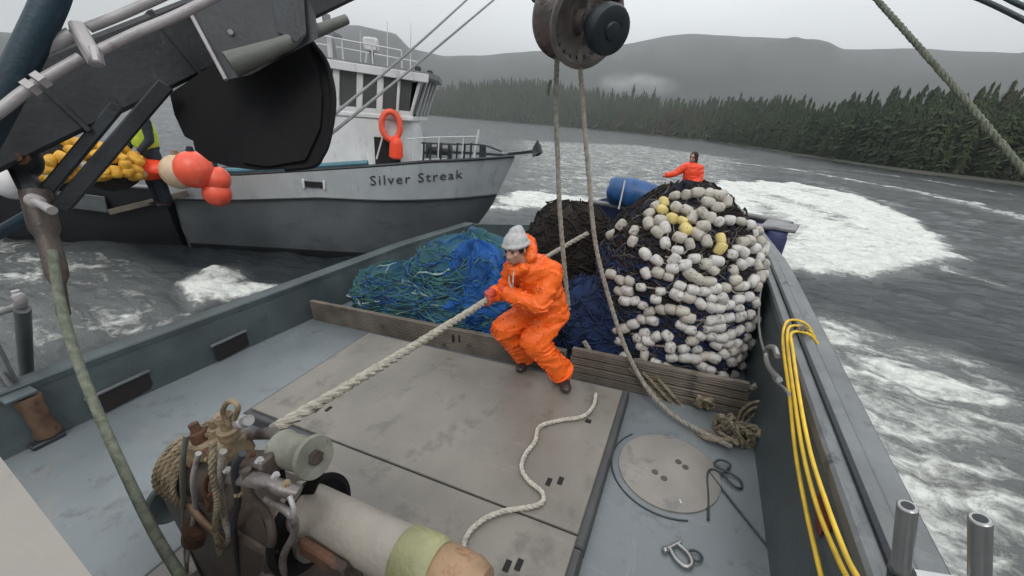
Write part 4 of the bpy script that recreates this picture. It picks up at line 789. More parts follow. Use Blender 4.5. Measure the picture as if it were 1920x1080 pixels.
part('turnbuckle', G().lathe(D(60, 374, 2.02), D(82, 386, 2.0) - D(60, 374, 2.02), [(0, 0.02), (0.0, 0.032), (0.05, 0.036), (0.07, 0.02), (0.16, 0.022)], 14), K['pipe'], br)
part('lower_arm', G().tube([D(70, 395, 2.12), D(-60, 470, 2.1)], 0.03, 12), K['teal'], br)
rope('hydraulic_hose', [D(98, 470, 2.04), D(112, 560, 2.0), D(138, 655, 1.95), D(176, 755, 1.88), D(226, 868, 1.8), D(290, 1000, 1.7), D(350, 1100, 1.62), D(400, 1200, 1.6)], 0.021, K['rope_green'], 'thick greenish hose curving down from the dark knuckle past the deck at left', 'hose')
# power block
bc = PY(1082, 36, 3.55); ax = (PY(1158, 62, 3.22) - bc).normalized(); pb = thing('power_block', 'weathered steel power block hanging at top centre above the net', 'power block', bc)
_u = V((0, 0, 1)); u_ = (_u - ax * _u.dot(ax)).normalized(); w_ = ax.cross(u_)
part('sheave', G().lathe(bc - ax * 0.17, ax, [(0, 0.0), (0, 0.30), (0.02, 0.315), (0.045, 0.315), (0.06, 0.29), (0.15, 0.16), (0.20, 0.16), (0.29, 0.29), (0.305, 0.315), (0.335, 0.315), (0.34, 0.275), (0.27, 0.25), (0.25, 0.09), (0.34, 0.085), (0.34, 0.0)], 48), K['block'], pb)
shv = [o for o in C.objects if o.name.startswith('sheave') and o.parent == pb][0]
g = G()
for k in range(22):
    t = 2 * math.pi * k / 22; r_ = u_ * math.cos(t) + w_ * math.sin(t); g.beam(bc - ax * 0.105 + r_ * 0.262, bc - ax * 0.02 + r_ * 0.155, 0.018, 0.014, up=ax); g.beam(bc + ax * 0.115 + r_ * 0.262, bc + ax * 0.03 + r_ * 0.155, 0.018, 0.014, up=ax)
part('grip_ribs', g, K['rubber'], shv)
part('cheek_plate', G().beam(bc + ax * 0.20 + u_ * 0.46, bc + ax * 0.20 - u_ * 0.14, 0.13, 0.028, up=ax, bev=0.01), K['block'], pb)
part('cheek_plate', G().beam(bc - ax * 0.215 + u_ * 0.46, bc - ax * 0.215 - u_ * 0.10, 0.18, 0.028, up=ax, bev=0.01), K['block'], pb)
part('cross_head', G().beam(bc - ax * 0.24 + u_ * 0.45, bc + ax * 0.23 + u_ * 0.45, 0.14, 0.07, bev=0.015), K['block'], pb)
mc_ = bc + ax * 0.235
part('motor', G().lathe(mc_, ax, [(0, 0.0), (0, 0.09), (0.08, 0.10), (0.10, 0.14), (0.15, 0.162), (0.21, 0.162), (0.235, 0.15), (0.245, 0.12), (0.24, 0.06), (0.255, 0.05), (0.26, 0.0)], 32), K['rubber'], pb)
part('swivel', G().lathe(bc + u_ * 0.47, u_, [(0, 0.06), (0.04, 0.06), (0.05, 0.03), (0.16, 0.03), (0.17, 0.0)], 18), K['dark'], pb)
rope('block_pendant', [bc + u_ * 0.60, bc + u_ * 0.60 + V((0, 0.05, 0.25)), b1], 0.02, K['stay'], 'short steel pendant holding the power block up to the boom end', 'pendant')
part('chain_hook', G().tube(catmull([PY(994, -14, 3.6), PY(1002, 1, 3.6), PY(1016, -2, 3.6), PY(1014, -16, 3.6)], 5), 0.016, 8), K['dark'], pb)
# stays
for q, lb in (([(890, -14, 5.2), (775, 90, 4.0), (590, 245, 2.75)], 'upper of the two thin stays slanting down from top centre towards the black housing'), ([(942, -14, 5.2), (800, 105, 4.0), (600, 268, 2.75)], 'lower of the two thin stays slanting down from top centre towards the black housing')):
    rope('stay_line', [D(*p) for p in q], 0.0115, K['stay'], lb, 'stay', group='thin stays above the silver boat')
rope('stay_rope', [D(1618, -30, 3.0), D(1700, 62, 2.8), D(1800, 176, 2.6), D(1880, 272, 2.45), D(1985, 400, 2.3)], 0.0205, K['rope_green'], 'thick greenish stay crossing the mountains near the right edge', 'stay', laid=True)
rope('stay_line', [D(1790, -20, 2.4), D(1860, 8, 2.3), D(1960, 58, 2.2)], 0.014, K['wire'], 'lower of the two dark stays cutting the top right corner', 'stay', group='dark stays at the top right corner')
rope('stay_line', [D(1856, -22, 2.4), D(1900, 3, 2.3), D(1990, 44, 2.2)], 0.014, K['wire'], 'upper of the two dark stays cutting the top right corner', 'stay', group='dark stays at the top right corner')

# ---------------------------------------------------------------- deck winch in the foreground
Wy = 0.66; S = 0.72
def W(px, py, dy=0.0): return PY(px, py, Wy + dy * S)
wn = thing('deck_winch', 'brown and rusty hydraulic deck winch with a beige drum in the foreground', 'winch', (-1.45, 0.66, 0.0))
X_ = V((1, 0, 0)); sx = W(560, 968).x
wl, wr = W(385, 930).x, W(578, 930).x; wz = W(470, 925).z
def LT(o, ax_, prof, n=36): return G().lathe(o, ax_, [(h, r * S) for h, r in prof], n)
Lc = wr - wl
part('gear_case', LT((wl, Wy, wz), X_, [(0, 0), (0, 0.15), (0.012, 0.18), (0.07, 0.18), (0.075, 0.155), (Lc * .5, 0.155), (Lc * .5 + .005, 0.18), (Lc - 0.06, 0.18), (Lc - 0.05, 0.14), (Lc - 0.02, 0.13), (Lc - 0.02, 0)]), K['brown'], wn)
part('pedestal', G().box(((wl + wr) / 2 - 0.01, Wy - 0.02, wz / 2 - 0.03), (Lc - 0.04, 0.26, wz + 0.02), bev=0.02), K['brown'], wn)
for xx in (wl + 0.03, (wl + wr) / 2, wr - 0.06):
    part('frame_plate', G().prism([(xx, Wy - 0.17, 0.0), (xx, Wy - 0.135, wz + 0.06), (xx, Wy - 0.06, wz + 0.145), (xx, Wy + 0.06, wz + 0.145), (xx, Wy + 0.135, wz + 0.06), (xx, Wy + 0.17, 0.0)], (0.014, 0, 0)), K['brown'], wn, False)
part('base_plate', G().box(((wl + wr) / 2 + 0.1, Wy, 0.155), (Lc + 0.35, 0.44, 0.04), bev=0.01), K['brown'], wn)
part('flange', LT((wr - 0.05, Wy, wz + 0.02), X_, [(0, 0.0), (0, 0.25), (0.02, 0.265), (0.03, 0.265), (0.035, 0.235), (0.02, 0.20), (0.02, 0.0)], 44), K['black'], wn)
part('side_cover', G().prism([(wr - 0.015, Wy + .11 * math.cos(t), wz - .02 + .11 * math.sin(t)) for t in np.linspace(0, 6.283, 25)[:-1]], (0.02, 0, 0)), K['block'], wn, False)
lw = W(322, 935, .05); part('outer_wheel', LT((lw.x - 0.02, Wy + 0.04, lw.z), X_, [(0, 0), (0, 0.18), (0.015, 0.195), (0.04, 0.195), (0.05, 0.18), (0.03, 0.14), (0.03, 0)], 40), K['bulwark'], wn)
part('shaft', G().cyl((lw.x, Wy + 0.03, lw.z), (wl + 0.02, Wy, wz), 0.03), K['brown'], wn)
dx0 = sx + 0.02; dx1 = PY(760, 1000, Wy).x; dx2 = PY(815, 1030, Wy).x; dx3 = PY(905, 1060, Wy).x; dz = PY(740, 1030, Wy).z - 0.01
part('drum', LT((dx0, Wy, dz), X_, [(0, 0), (0, 0.125), (0.01, 0.13), (dx1 - dx0, 0.13), (dx1 - dx0, 0)], 40), K['beige'], wn)
part('brake_band', LT((dx1 - 0.03, Wy, dz), X_, [(0, 0.13), (0.01, 0.142), (dx2 - dx1 + 0.01, 0.146), (dx2 - dx1 + 0.03, 0.13)], 40), K['lime'], wn)
part('end_cap', LT((dx2, Wy, dz - 0.005), X_, [(0, 0.10), (0.0, 0.13), (0.02, 0.14), (dx3 - dx2 - 0.05, 0.135), (dx3 - dx2 - 0.01, 0.11), (dx3 - dx2, 0.06), (dx3 - dx2, 0)], 36), K['orange_wood'], wn)
part('bearing_stand', G().prism([(dx1 + 0.02, Wy - 0.12, 0.12), (dx1 + 0.02, Wy - 0.06, dz), (dx1 + 0.02, Wy + 0.06, dz), (dx1 + 0.02, Wy + 0.12, 0.12)], (0.03, 0, 0)), K['brown'], wn, False)
r0, r1 = W(524, 840, -.02), W(592, 858, -.02); rl = (r1 - r0).length
part('guide_roller', LT(r0, (r1 - r0), [(0, 0.0), (0, 0.07), (0.02, 0.095), (0.035, 0.085), (rl - 0.04, 0.085), (rl - 0.015, 0.105), (rl, 0.10), (rl, 0.05), (rl - 0.015, 0.0)], 32), mat('green_grey_roller', (0.21, 0.21, 0.17), 0.5, 0, 0.3, 9, 0.2, 50, spots=(0.04, 0.03, 0.025), spot_scale=9, spot_lo=0.55), wn)
part('roller_hub', LT(r1 - (r1 - r0).normalized() * .012, (r1 - r0), [(0, 0), (0, .04), (.022, .035), (.022, 0)], 6), K['brown'], wn)
part('roller_arm', G().beam(W(516, 842, .0), W(530, 930, .0), 0.022, 0.05, bev=0.004).beam(W(606, 862, .06), W(575, 930, .0), 0.02, 0.045, bev=0.005), K['black'], wn)
vb = part('valve_block', G().beam(W(362, 838, -.06), W(452, 840, -.06), 0.10, 0.085, bev=0.012), K['tan'], wn)
part('valve_cap', LT(W(432, 820, -.08), (0.1, 0, 1), [(0, 0.05), (0.04, 0.05), (0.045, 0.03), (0.08, 0.028), (0.09, 0.042), (0.11, 0.04), (0.115, 0)], 16), K['tan'], vb)
part('valve_cap', LT(W(378, 825, -.08), (-0.2, 0, 1), [(0, 0.045), (0.04, 0.045), (0.045, 0.025), (0.08, 0.025), (0.08, 0)], 16), K['rust'], vb)
part('valve_cap', LT(W(405, 822, -.04), (0.1, 0.1, 1), [(0, 0.035), (0.05, 0.035), (0.055, 0.02), (0.09, 0.02), (0.09, 0)], 6), K['tan'], vb)
part('valve_lever', G().tube(catmull([W(430, 800, -.1), W(418, 772, -.1), W(430, 752, -.1), W(446, 762, -.1), W(440, 786, -.1)], 6), 0.009, 8), K['tan'], wn)
part('relief_valve', LT(W(450, 792, -.06), W(490, 782, -.06) - W(450, 792, -.06), [(0, 0.035), (0.03, 0.035), (0.035, 0.025), (0.07, 0.027), (0.07, 0)], 12), K['pipe'], wn)
part('cross_block', G().beam(W(450, 868, -.12), W(512, 872, -.12), 0.08, 0.07, bev=0.01), K['brown'], wn)
part('cross_tube', G().cyl(W(445, 815, .02), W(515, 812, .02), 0.022), K['block'], wn)
part('manifold', G().tube(catmull([W(430, 893, -.17), W(480, 900, -.2), W(520, 912, -.18), W(560, 925, -.15)], 6), 0.026, 14), K['block'], wn)
for pl, r, mm in (([(418, 846), (412, 900), (418, 960), (430, 1005), (424, 1020)], 0.012, 'rope'), ([(372, 850), (362, 900), (366, 950), (358, 1000), (350, 1060)], 0.010, 'pipe'), ([(350, 815), (342, 880), (346, 980), (352, 1110)], 0.010, 'olive'), ([(462, 880), (470, 930), (500, 965), (510, 1010), (500, 1060), (520, 1110)], 0.015, 'brown'), ([(500, 935), (545, 965), (552, 1000), (530, 1050), (540, 1110)], 0.013, 'block'), ([(488, 950), (500, 990), (512, 1030), (520, 1034)], 0.005, 'black'), ([(543, 930), (552, 960), (548, 985)], 0.008, 'pipe'), ([(386, 842), (400, 870), (385, 910), (392, 960)], 0.009, 'rust'), ([(455, 850), (440, 880), (446, 940), (438, 990), (450, 1090)], 0.012, 'dark')):
    part('hose', G().tube(catmull([W(x, y, -.2 - 0.02 * (i % 2)) for i, (x, y) in enumerate(pl)], 6), r, 10), K[mm], wn)
part('band', G().grid(lambda i, j: W(352, 945, -.2) + (W(428, 1020, -.2) - W(352, 945, -.2)) * (j / 12) + V(((i - 1) * 0.035, -0.02 * math.sin(j / 12 * 3.1), (i - 1) * 0.010 + 0.03 * math.sin(j / 12 * 3.14))), 3, 13), K['orange_wood'], wn).modifiers.new('s', 'SOLIDIFY').thickness = 0.015
part('motor', LT(W(372, 985, -.2), W(352, 1100, -.15) - W(372, 985, -.2), [(0, 0), (0, 0.06), (0.015, 0.08), (0.16, 0.08), (0.18, 0.05), (0.18, 0)], 24), K['rust'], wn)
part('sump', G().box((sx - 0.01, Wy - 0.11, wz - 0.30), (0.16, 0.14, 0.30), bev=0.02), K['block'], wn)
part('bracket', G().beam(PY(565, 1020, Wy - .12), PY(650, 1075, Wy - .12), 0.035, 0.07, bev=0.008), K['rust'], wn)
for k in range(9):
    q = [(395, 858), (430, 880), (475, 850), (540, 905), (520, 890), (365, 870), (450, 925), (490, 862), (400, 925)][k]; part('bolt', LT(W(*q, -.2), (0.2, -1, 0.5), [(0, 0.016), (0.010, 0.016), (0.010, 0.009), (0.02, 0.009), (0.02, 0)], 6), [K['tan'], K['pipe'], K['rust']][k % 3], wn)
for k in range(5):
    g = G(); x0 = wl + 0.02 + 0.035 * k; rr0 = 0.21 * S; g.strands(resample([V((x0 + 0.02 * t / 6.28, Wy + rr0 * math.cos(t + 1), wz + rr0 * math.sin(t + 1))) for t in np.linspace(0, 6.2, 40)], 0.012), 0.013, 3, 6, 5); part('rope_turn', g, [K['rope_tan'], K['tan']][k % 2], wn)
part('rope_tangle', tangle(tangle(G(), W(400, 815, -.02), 0.06, 5, 0.010, 0.6, 4), W(360, 850, -.05), 0.05, 4, 0.010, 0.8, 8), K['rope_tan'], wn)
part('rope_tail', G().strands(resample(catmull([W(400, 830, -.2), W(398, 880, -.24), W(408, 940, -.24), W(404, 990, -.24), W(414, 1040, -.24)], 8), 0.012), 0.012), K['rope_tan'], wn)
# near-left corner: edge of a pale cabinet top; fairlead on the far rail
c0 = [PZ(-120, 700, 1.35), PZ(188, 1100, 1.35), PZ(188, 1500, 1.35), PZ(-600, 1300, 1.35)]
solo('cabinet', G().prism([p - V((0, 0, 0.9)) for p in c0], (0, 0, 0.9)), K['cream'], 'plain beige cabinet top filling the bottom left corner', 'cabinet', smooth=False)
fl = thing('fairlead', 'dark roller fairlead with a worn brown roller on the far rail at left', 'fairlead', PZ(85, 858, 0.0))
p = PZ(100, 824, 0.0); q0 = V((p.x - 0.02, p.y, 0.0))
part('roller', G().lathe(q0 + V((0, 0, 0.05)), (-0.02, 0, 1), [(0, 0), (0, 0.075), (0.03, 0.085), (0.10, 0.068), (0.28, 0.068), (0.36, 0.082), (0.38, 0.075), (0.38, 0)], 26), mat('worn_brown_roller', (0.13, 0.075, 0.045), 0.5, 0, 0.4, 5, 0.2, 40, spots=(0.06, 0.025, 0.02), spot_scale=6, spot_lo=0.5), fl)
part('roller', G().lathe(q0 + V((-0.23, -0.10, 0.05)), (-0.02, 0, 1), [(0, 0), (0, 0.09), (0.04, 0.10), (0.12, 0.08), (0.28, 0.08), (0.36, 0.10), (0.38, 0)], 26), K['dark'], fl)
part('base', G().box(q0 + V((-0.12, -0.03, 0.02)), (0.38, 0.2, 0.04), bev=0.01), K['dark'], fl); part('top_plate', G().box(q0 + V((-0.12, -0.03, 0.46)), (0.38, 0.18, 0.03), bev=0.01), K['bulwark'], fl)
part('guide_bar', G().tube([q0 + V((-0.11, 0.0, 0.02)), q0 + V((-0.17, -0.02, 0.62))], 0.016, 10), K['alu'], fl)
part('stand', G().beam(q0 + V((-0.2, 0.0, 0.47)), q0 + V((-0.30, 0.05, 1.05)), 0.07, 0.07, bev=0.01), K['railcap'], fl)
hn = thing('horn_cleat', 'pale worn horn cleat on a short post at the left edge', 'cleat', PY(20, 620, 1.0)); 
part('horn', G().tube(catmull([PY(-50, 600, 1.0), PY(0, 585, 1.0), PY(38, 570, 1.0), PY(28, 545, 1.0)], 6), [0.03] * 12 + [0.04] * 5 + [0.025] * 2, 12), K['pipe'], hn)
part('post', G().tube([PY(42, 578, 1.0), PY(50, 700, 1.0)], 0.05, 14), K['railcap'], hn)
solo('white_float', G().ball(WR(26, 345, 10.2), 0.24, n=20, m=14).lathe(WR(26, 345, 10.2) + V((0, 0, .22)), (0, 0, 1), [(0, .06), (.1, .05), (.1, 0)], 12), K['white'], 'round white float hanging beyond the rail at the left edge', 'float', frame=I4)

# ---------------------------------------------------------------- the silver boat alongside
_A = V(sea(350, 468)).to_2d(); _B = V(sea(740, 490)).to_2d(); _d = (_B - _A).normalized(); _v = V((-_d.y, _d.x))
def SP(u, s, z): q = _A + _d * u + _v * s; return V((q.x, q.y, z))
def SS(px, py, s):
    d = WB @ ray(px, py); a = _A + _v * s; n = _v; t = (n.x * a.x + n.y * a.y) / (n.x * d[0] + n.y * d[1]); p = np.array([0, 0, HS]) + d * t
    return V((((V((p[0], p[1])) - _A).dot(_d)), s, p[2]))
def SQ(px, py, s): q = SS(px, py, s); return SP(q.x, s, q.z)
def stem(z): return float(np.interp(z, [-0.6, 0, 1.07, 2.35], [5.5, 6.0, 6.72, 7.25]))
def sheer(u): return float(np.interp(u, [-0.2, 0, 1.46, 3.1, 5.3, 7.3], [1.60, 1.62, 1.72, 1.93, 2.22, 2.36]))
def strip(u): return float(np.interp(u, [-0.2, 0, 1.4, 3.05, 5.3, 7.3], [1.10, 1.12, 1.20, 1.36, 1.40, 1.42]))
def hb(u, z, off=0.0):
    base = float(np.interp(z, [-0.6, 0, 0.5, 2.4], [1.05, 1.48, 1.57, 1.62])); us = stem(z)
    f = 1.0 if u < 3.6 else max(0.0, 1 - ((u - 3.6) / (us - 3.6)) ** 2.3); return (base + off) * f + (0.02 if u < us else 0)
ss = thing('silver_fishing_boat', 'silver-grey fishing boat with slanted wheelhouse windows running close alongside', 'boat', SP(3, 1.6, 0), frame=I4)
def side(sg, zlo, zhi, off, nz=6):
    def fn(i, j):
        k = i / 47; f = j / (nz - 1); z0_, z1_ = zlo(k), zhi(k)
        z = z0_ + (z1_ - z0_) * f; u = k ** 0.85 * (stem(z)); z0_, z1_ = zlo(u / 7.25), zhi(u / 7.25); z = z0_ + (z1_ - z0_) * f; u = k ** 0.85 * stem(z)
        return SP(u, 1.6 + sg * hb(u, z, off), z)
    return G().grid(fn, 48, nz)
for sg in (-1, 1):
    part('bottom', side(sg, lambda k: -0.6, lambda k: 0.14, 0.0), K['bottom'], ss)
    part('hull', side(sg, lambda k: 0.14, lambda k: strip(k * 7.25), 0.0), K['hull_dark'], ss)
    part('topsides', side(sg, lambda k: strip(k * 7.25), lambda k: sheer(k * 7.25), 0.045), K['hull_light'], ss)
    part('gunwale', G().tube([SP(u, 1.6 + sg * (hb(u, sheer(u)) + 0.02), sheer(u) + 0.015) for u in np.linspace(0, 7.2, 40)], 0.035, 8), K['dark'], ss)
    part('chine_rail', G().tube([SP(u, 1.6 + sg * (hb(u, strip(u)) + 0.035), strip(u)) for u in np.linspace(0, stem(1.4) - 0.02, 40)], 0.022, 8), K['dark'], ss)
part('transom', G().prism([SP(0, 1.6 - hb(0, z), z) for z in (-0.6, 0, 0.5, 1.1, 1.6)] + [SP(0, 1.6 + hb(0, z), z) for z in (1.6, 1.1, 0.5, 0, -0.6)], SP(0.04, 0, 0) - SP(0, 0, 0)), K['hull_dark'], ss, False)
part('foredeck', G().grid(lambda i, j: SP(7.1 * i / 30, 1.6 + (j - 1) * (hb(7.1 * i / 30, sheer(7.1 * i / 30)) - 0.03), sheer(7.1 * i / 30) - 0.14), 31, 3), K['hull_light'], ss)
hw = SS(592, 345, 0.0); f = part('hawse_hole', G().box((0, 0, 0), (0.36, 0.05, 0.13)), K['slot'], ss); me = f.data
R3 = Matrix((V((_d.x, _d.y, 0)), V((_v.x, _v.y, 0)), V((0, 0, 1)))).transposed()
def sbox(c, size, bev=0.0, rz=None): return G().box(c, size, (R3 @ rz) if rz else R3, bev)
bpy.data.objects.remove(f)
hp = SP(hw.x, 1.6 - hb(hw.x, hw.z, 0.045) - 0.01, hw.z)
f = part('hawse_hole', sbox(hp, (0.36, 0.04, 0.12)), K['slot'], ss, False)
for s in (-1, 1): part('hawse_frame', sbox(hp + R3 @ V((s * 0.21, -0.01, 0)), (0.045, 0.06, 0.19), 0.008), K['white'], f)
# the name on the bow
tcu = bpy.data.curves.new('t', 'FONT'); tcu.body = 'Silver Streak'; tcu.size = 0.30; tcu.space_character = 1.22; tcu.resolution_u = 3
tob = bpy.data.objects.new('t', tcu); C.objects.link(tob); dg = bpy.context.evaluated_depsgraph_get(); tme = bpy.data.meshes.new_from_object(tob.evaluated_get(dg)); bpy.data.objects.remove(tob)
q0_, q1_ = SS(696, 345, 0.0), SS(864, 338, 0.15); xs = [v.co.x for v in tme.vertices]; w0_, w1_ = min(xs), max(xs)
import bmesh as _bm
bb = _bm.new(); bb.from_mesh(tme); _bm.ops.subdivide_edges(bb, edges=[e for e in bb.edges if e.calc_length() > 0.08], cuts=1); ex = _bm.ops.extrude_face_region(bb, geom=bb.faces[:]); bb.to_mesh(tme)
newv = set(v.index for v in ex['geom'] if isinstance(v, _bm.types.BMVert)); bb.verts.index_update(); newi = [v.index for v in ex['geom'] if isinstance(v, _bm.types.BMVert)]; bb.to_mesh(tme); bb.free(); newv = set(newi)
lo_ = ORI[ss.name]
for v in tme.vertices:
    f_ = (v.co.x - w0_) / (w1_ - w0_); u = q0_.x + (q1_.x - q0_.x) * f_; z = q0_.z + (q1_.z - q0_.z) * f_ - 0.02 + v.co.y * 0.95
    v.co = SP(u, 1.6 - hb(u, z, 0.045) - (0.018 if v.index in newv else 0.006), z) - lo_
part('name_lettering', tme, K['letter'], ss, False)
# wheelhouse
DK = 1.75
wh = part('deckhouse', sbox(SP(3.2, 1.7, 2.42), (2.9, 2.0, 1.36), 0.12), K['house'], ss)
g = G().grid(lambda i, j: SP(4.35 + 0.62 * math.sin(math.pi * i / 16) * (1 - 0.25 * (j / 6) ** 2), 1.7 - 1.0 * math.cos(math.pi * i / 16), 1.75 + 1.30 * math.sin(j / 6 * 1.45)), 17, 7); part('rounded_front', g, K['house'], wh)
def wall(u0, u1, z0, z1, zr0, zr1, s, name='window'):
    pass
zb = 3.02
def zt(u): return 4.02 - 0.06 * (u - 2.4)
wb = part('wheelhouse', sbox(SP(3.45, 1.7, zb + 0.03), (2.95, 2.06, 0.10), 0.02), K['house'], ss)
pu = [2.1, 2.75, 3.30, 3.78, 4.20, 4.58, 4.86]; rk_ = 0.10
for sg in (-1, 1):
    s0 = 1.7 + sg * 0.98
    for i, u in enumerate(pu):
        wd = 0.13 if i < 5 else 0.06; k_ = 0.10 + (0.16 if i == 6 else 0.0)
        part('window_post', G().beam(SP(u, s0, zb + 0.06), SP(u + k_, s0 + sg * 0.05, zt(u) + 0.02), 0.06, wd, up=V((_d.x, _d.y, 0)), bev=0.01), K['house'], wb)
    for i in range(6):
        a, b_ = pu[i] + 0.02, pu[i + 1] - 0.02
        part('window', G().prism([SP(a, s0 - sg * 0.01, zb + 0.16), SP(b_, s0 - sg * 0.01, zb + 0.16), SP(b_ + 0.10, s0 + sg * 0.03, zt(b_)), SP(a + 0.10, s0 + sg * 0.03, zt(a))], R3 @ V((0, -sg * 0.02, 0))), K['glass'], wb, False)
    part('window_sill', G().beam(SP(2.05, s0, zb + 0.12), SP(4.92, s0, zb + 0.12), 0.05, 0.12), K['house'], wb)
for j in range(4):                                # front panes
    s0_, s1_ = 0.74 + j * 0.48, 1.20 + j * 0.48
    part('window', G().prism([SP(4.88, s0_, zb + 0.14), SP(4.88, s1_, zb + 0.14), SP(5.14, s1_, zt(4.9)), SP(5.14, s0_, zt(4.9))], R3 @ V((-0.02, 0, 0))), K['glass'], wb, False)
    part('window_post', G().beam(SP(4.90, s1_ + 0.01, zb + 0.06), SP(5.16, s1_ + 0.01, zt(5)), 0.05, 0.05, bev=0.008), K['house'], wb)
part('roof', G().prism([SP(2.0, 0.62, zt(2.0) + 0.02), SP(5.30, 0.62, zt(5.3) + 0.02), SP(5.36, 1.7, zt(5.3) + 0.05), SP(5.30, 2.78, zt(5.3) + 0.02), SP(2.0, 2.78, zt(2.0) + 0.02)], (0, 0, 0.10)), K['skiff_grey'], wb, False)
part('visor', G().beam(SP(2.3, 0.60, zt(2.3) + 0.0), SP(5.28, 0.60, zt(5.28) + 0.0), 0.05, 0.16, bev=0.01), K['house'], wb)
part('radar', sbox(SQ(696, 84, 1.3), (0.30, 0.22, 0.26), 0.03), K['white'], ss); p = SQ(696, 84, 1.3); part('radar_mast', G().tube([V((p.x, p.y, 3.95)), p], 0.05, 10), K['skiff_grey'], ss)
p = SQ(618, 88, 0.9); part('horn', G().tube([V((p.x, p.y, 3.9)), p + V((0, 0, 0.2))], 0.05, 10), K['white'], ss)
part('mast', G().tube([SP(3.0, 1.7, 4.0), SP(2.9, 1.7, 5.0)], 0.09, 12).beam(SP(2.9, 0.9, 4.7), SP(2.9, 2.5, 4.7), 0.08, 0.08), K['skiff_grey'], ss)
part('antenna', G().tube([SP(3.6, 1.9, 4.0), SP(3.75, 1.9, 4.7)], 0.016, 6), K['white'], ss)
for k, (u_k, s_k, h_k) in enumerate(((2.3, 0.8, 0.42), (2.9, 0.8, 0.40), (3.5, 0.8, 0.40), (4.1, 0.8, 0.38), (4.7, 0.8, 0.36), (2.3, 2.6, .42), (4.7, 2.6, .36))):
    part('roof_stanchion', G().tube([SP(u_k, s_k, zt(u_k) + 0.1), SP(u_k, s_k, zt(u_k) + 0.1 + h_k)], 0.016, 6), K['white'], wb)
for s_k in (0.8, 2.6): part('roof_rail', G().tube([SP(2.3, s_k, zt(2.3) + .52), SP(4.7, s_k, zt(4.7) + .46)], 0.016, 6), K['white'], wb)
for u_k, s_k, h_k in ((4.3, 1.2, .9), (4.6, 2.2, 1.1), (3.4, 2.3, .8)): part('whip_antenna', G().tube([SP(u_k, s_k, zt(u_k) + .1), SP(u_k + .04, s_k, zt(u_k) + .1 + h_k)], [.014, .006], 6), K['white'], wb)
for u_k in (4.95, 5.1): part('floodlight', sbox(SP(u_k, 1.0 + (u_k - 4.9) * 5, zt(5) + .2), (.12, .16, .12), .02), K['dark'], wb)
for sg in (-1,):
    part('side_rail', G().tube([SP(u, 1.6 - hb(u, sheer(u)) + .05, sheer(u) + .5) for u in (4.9, 5.4, 5.9, 6.3)], .014, 6), K['white'], ss)
    for u in (5.0, 5.5, 6.0): part('side_stanchion', G().tube([SP(u, 1.6 - hb(u, sheer(u)) + .05, sheer(u)), SP(u + .03, 1.6 - hb(u, sheer(u)) + .05, sheer(u) + .5)], .014, 6), K['white'], ss)
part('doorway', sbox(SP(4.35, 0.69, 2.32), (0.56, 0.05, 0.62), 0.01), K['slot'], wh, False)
part('hand_rail', G().tube([SQ(722, 240, .5), SQ(706, 298, .5)], 0.018, 8), K['white'], ss)
part('rail_trim', G().tube([SP(u, 1.6 - hb(u, sheer(u)) + 0.03, sheer(u) + 0.085) for u in np.linspace(1.2, 4.1, 14)], 0.055, 8), K['cyan'], ss)
# foredeck gear
aw = part('anchor_winch', G().lathe(SQ(800, 282, 1.0), V((_d.x, _d.y, 0)), [(0, 0), (0, .17), (.05, .17), (.06, .09), (.22, .09), (.24, .15), (.30, .15), (.31, .08), (.5, .08), (.52, .16), (.58, .16), (.58, 0)], 24), K['dark'], ss)
for k, (x, y) in enumerate(((795, 266), (808, 268), (828, 268), (842, 272), (858, 268), (872, 270), (884, 268))):
    p = SQ(x, y, 0.8); part('stanchion', G().tube([p, V((p.x - .03, p.y, sheer(5.6) - 0.12))], 0.022, 6), K['dark'], ss)
part('bow_rail', G().tube(catmull([SQ(790, 268, .8), SQ(840, 270, .85), SQ(905, 272, 1.1), SQ(940, 284, 1.5)], 6), 0.018, 8), K['dark'], ss)
part('jack_staff', G().tube([SQ(898, 243, 1.2), SQ(888, 296, 1.2)], [0.028, 0.035], 8), K['white'], ss)
part('samson_post', sbox(SQ(905, 285, 1.3), (0.16, 0.16, 0.3), 0.02), K['dark'], ss)
lr = SQ(733, 236, 0.55); ln = (V((0, 0, HS)) - lr).normalized(); la, lb_, _ = basis(ln); lrg = G().tube([lr + la * 0.19 * math.cos(t) + lb_ * 0.28 * math.sin(t) for t in np.linspace(0, 2 * math.pi, 25)], 0.065, 10, False)
solo('life_ring', lrg, K['buoy'], 'orange life ring hung by the wheelhouse of the silver boat', 'life ring', frame=I4)
p = SQ(742, 276, 0.5); solo('red_bag', fused_g if False else G().lathe(p - V((0, 0, 0.24)), (0.05, 0, 1), [(0, 0), (0, 0.10), (0.04, 0.15), (0.30, 0.14), (0.42, 0.10), (0.46, 0.04), (0.46, 0)], 16), K['suit_red'], 'red gear bag standing below the life ring on the silver boat', 'bag', frame=I4)
# anchor on the bow roller
an = thing('anchor', 'dark anchor sticking out over the bow of the silver boat', 'anchor', SQ(1000, 290, 1.6), frame=I4)
part('shank', G().beam(SP(7.05, 1.6, 2.40), SQ(1002, 284, 1.6), 0.06, 0.07), K['dark'], an); p = SQ(1002, 284, 1.6)
part('fluke', G().prism([p + V((0, -.12, -.12)), p + V((.14, -.06, -.02)), p + V((.04, 0, .26)), p + V((-.05, -.03, .05))], (0.03, 0.05, 0)), K['dark'], an, False); part('fluke', G().prism([p + V((0, .14, -.12)), p + V((.14, .1, -.02)), p + V((.02, .2, .18)), p + V((-.08, .1, .02))], (0.03, 0.05, 0)), K['dark'], an, False)

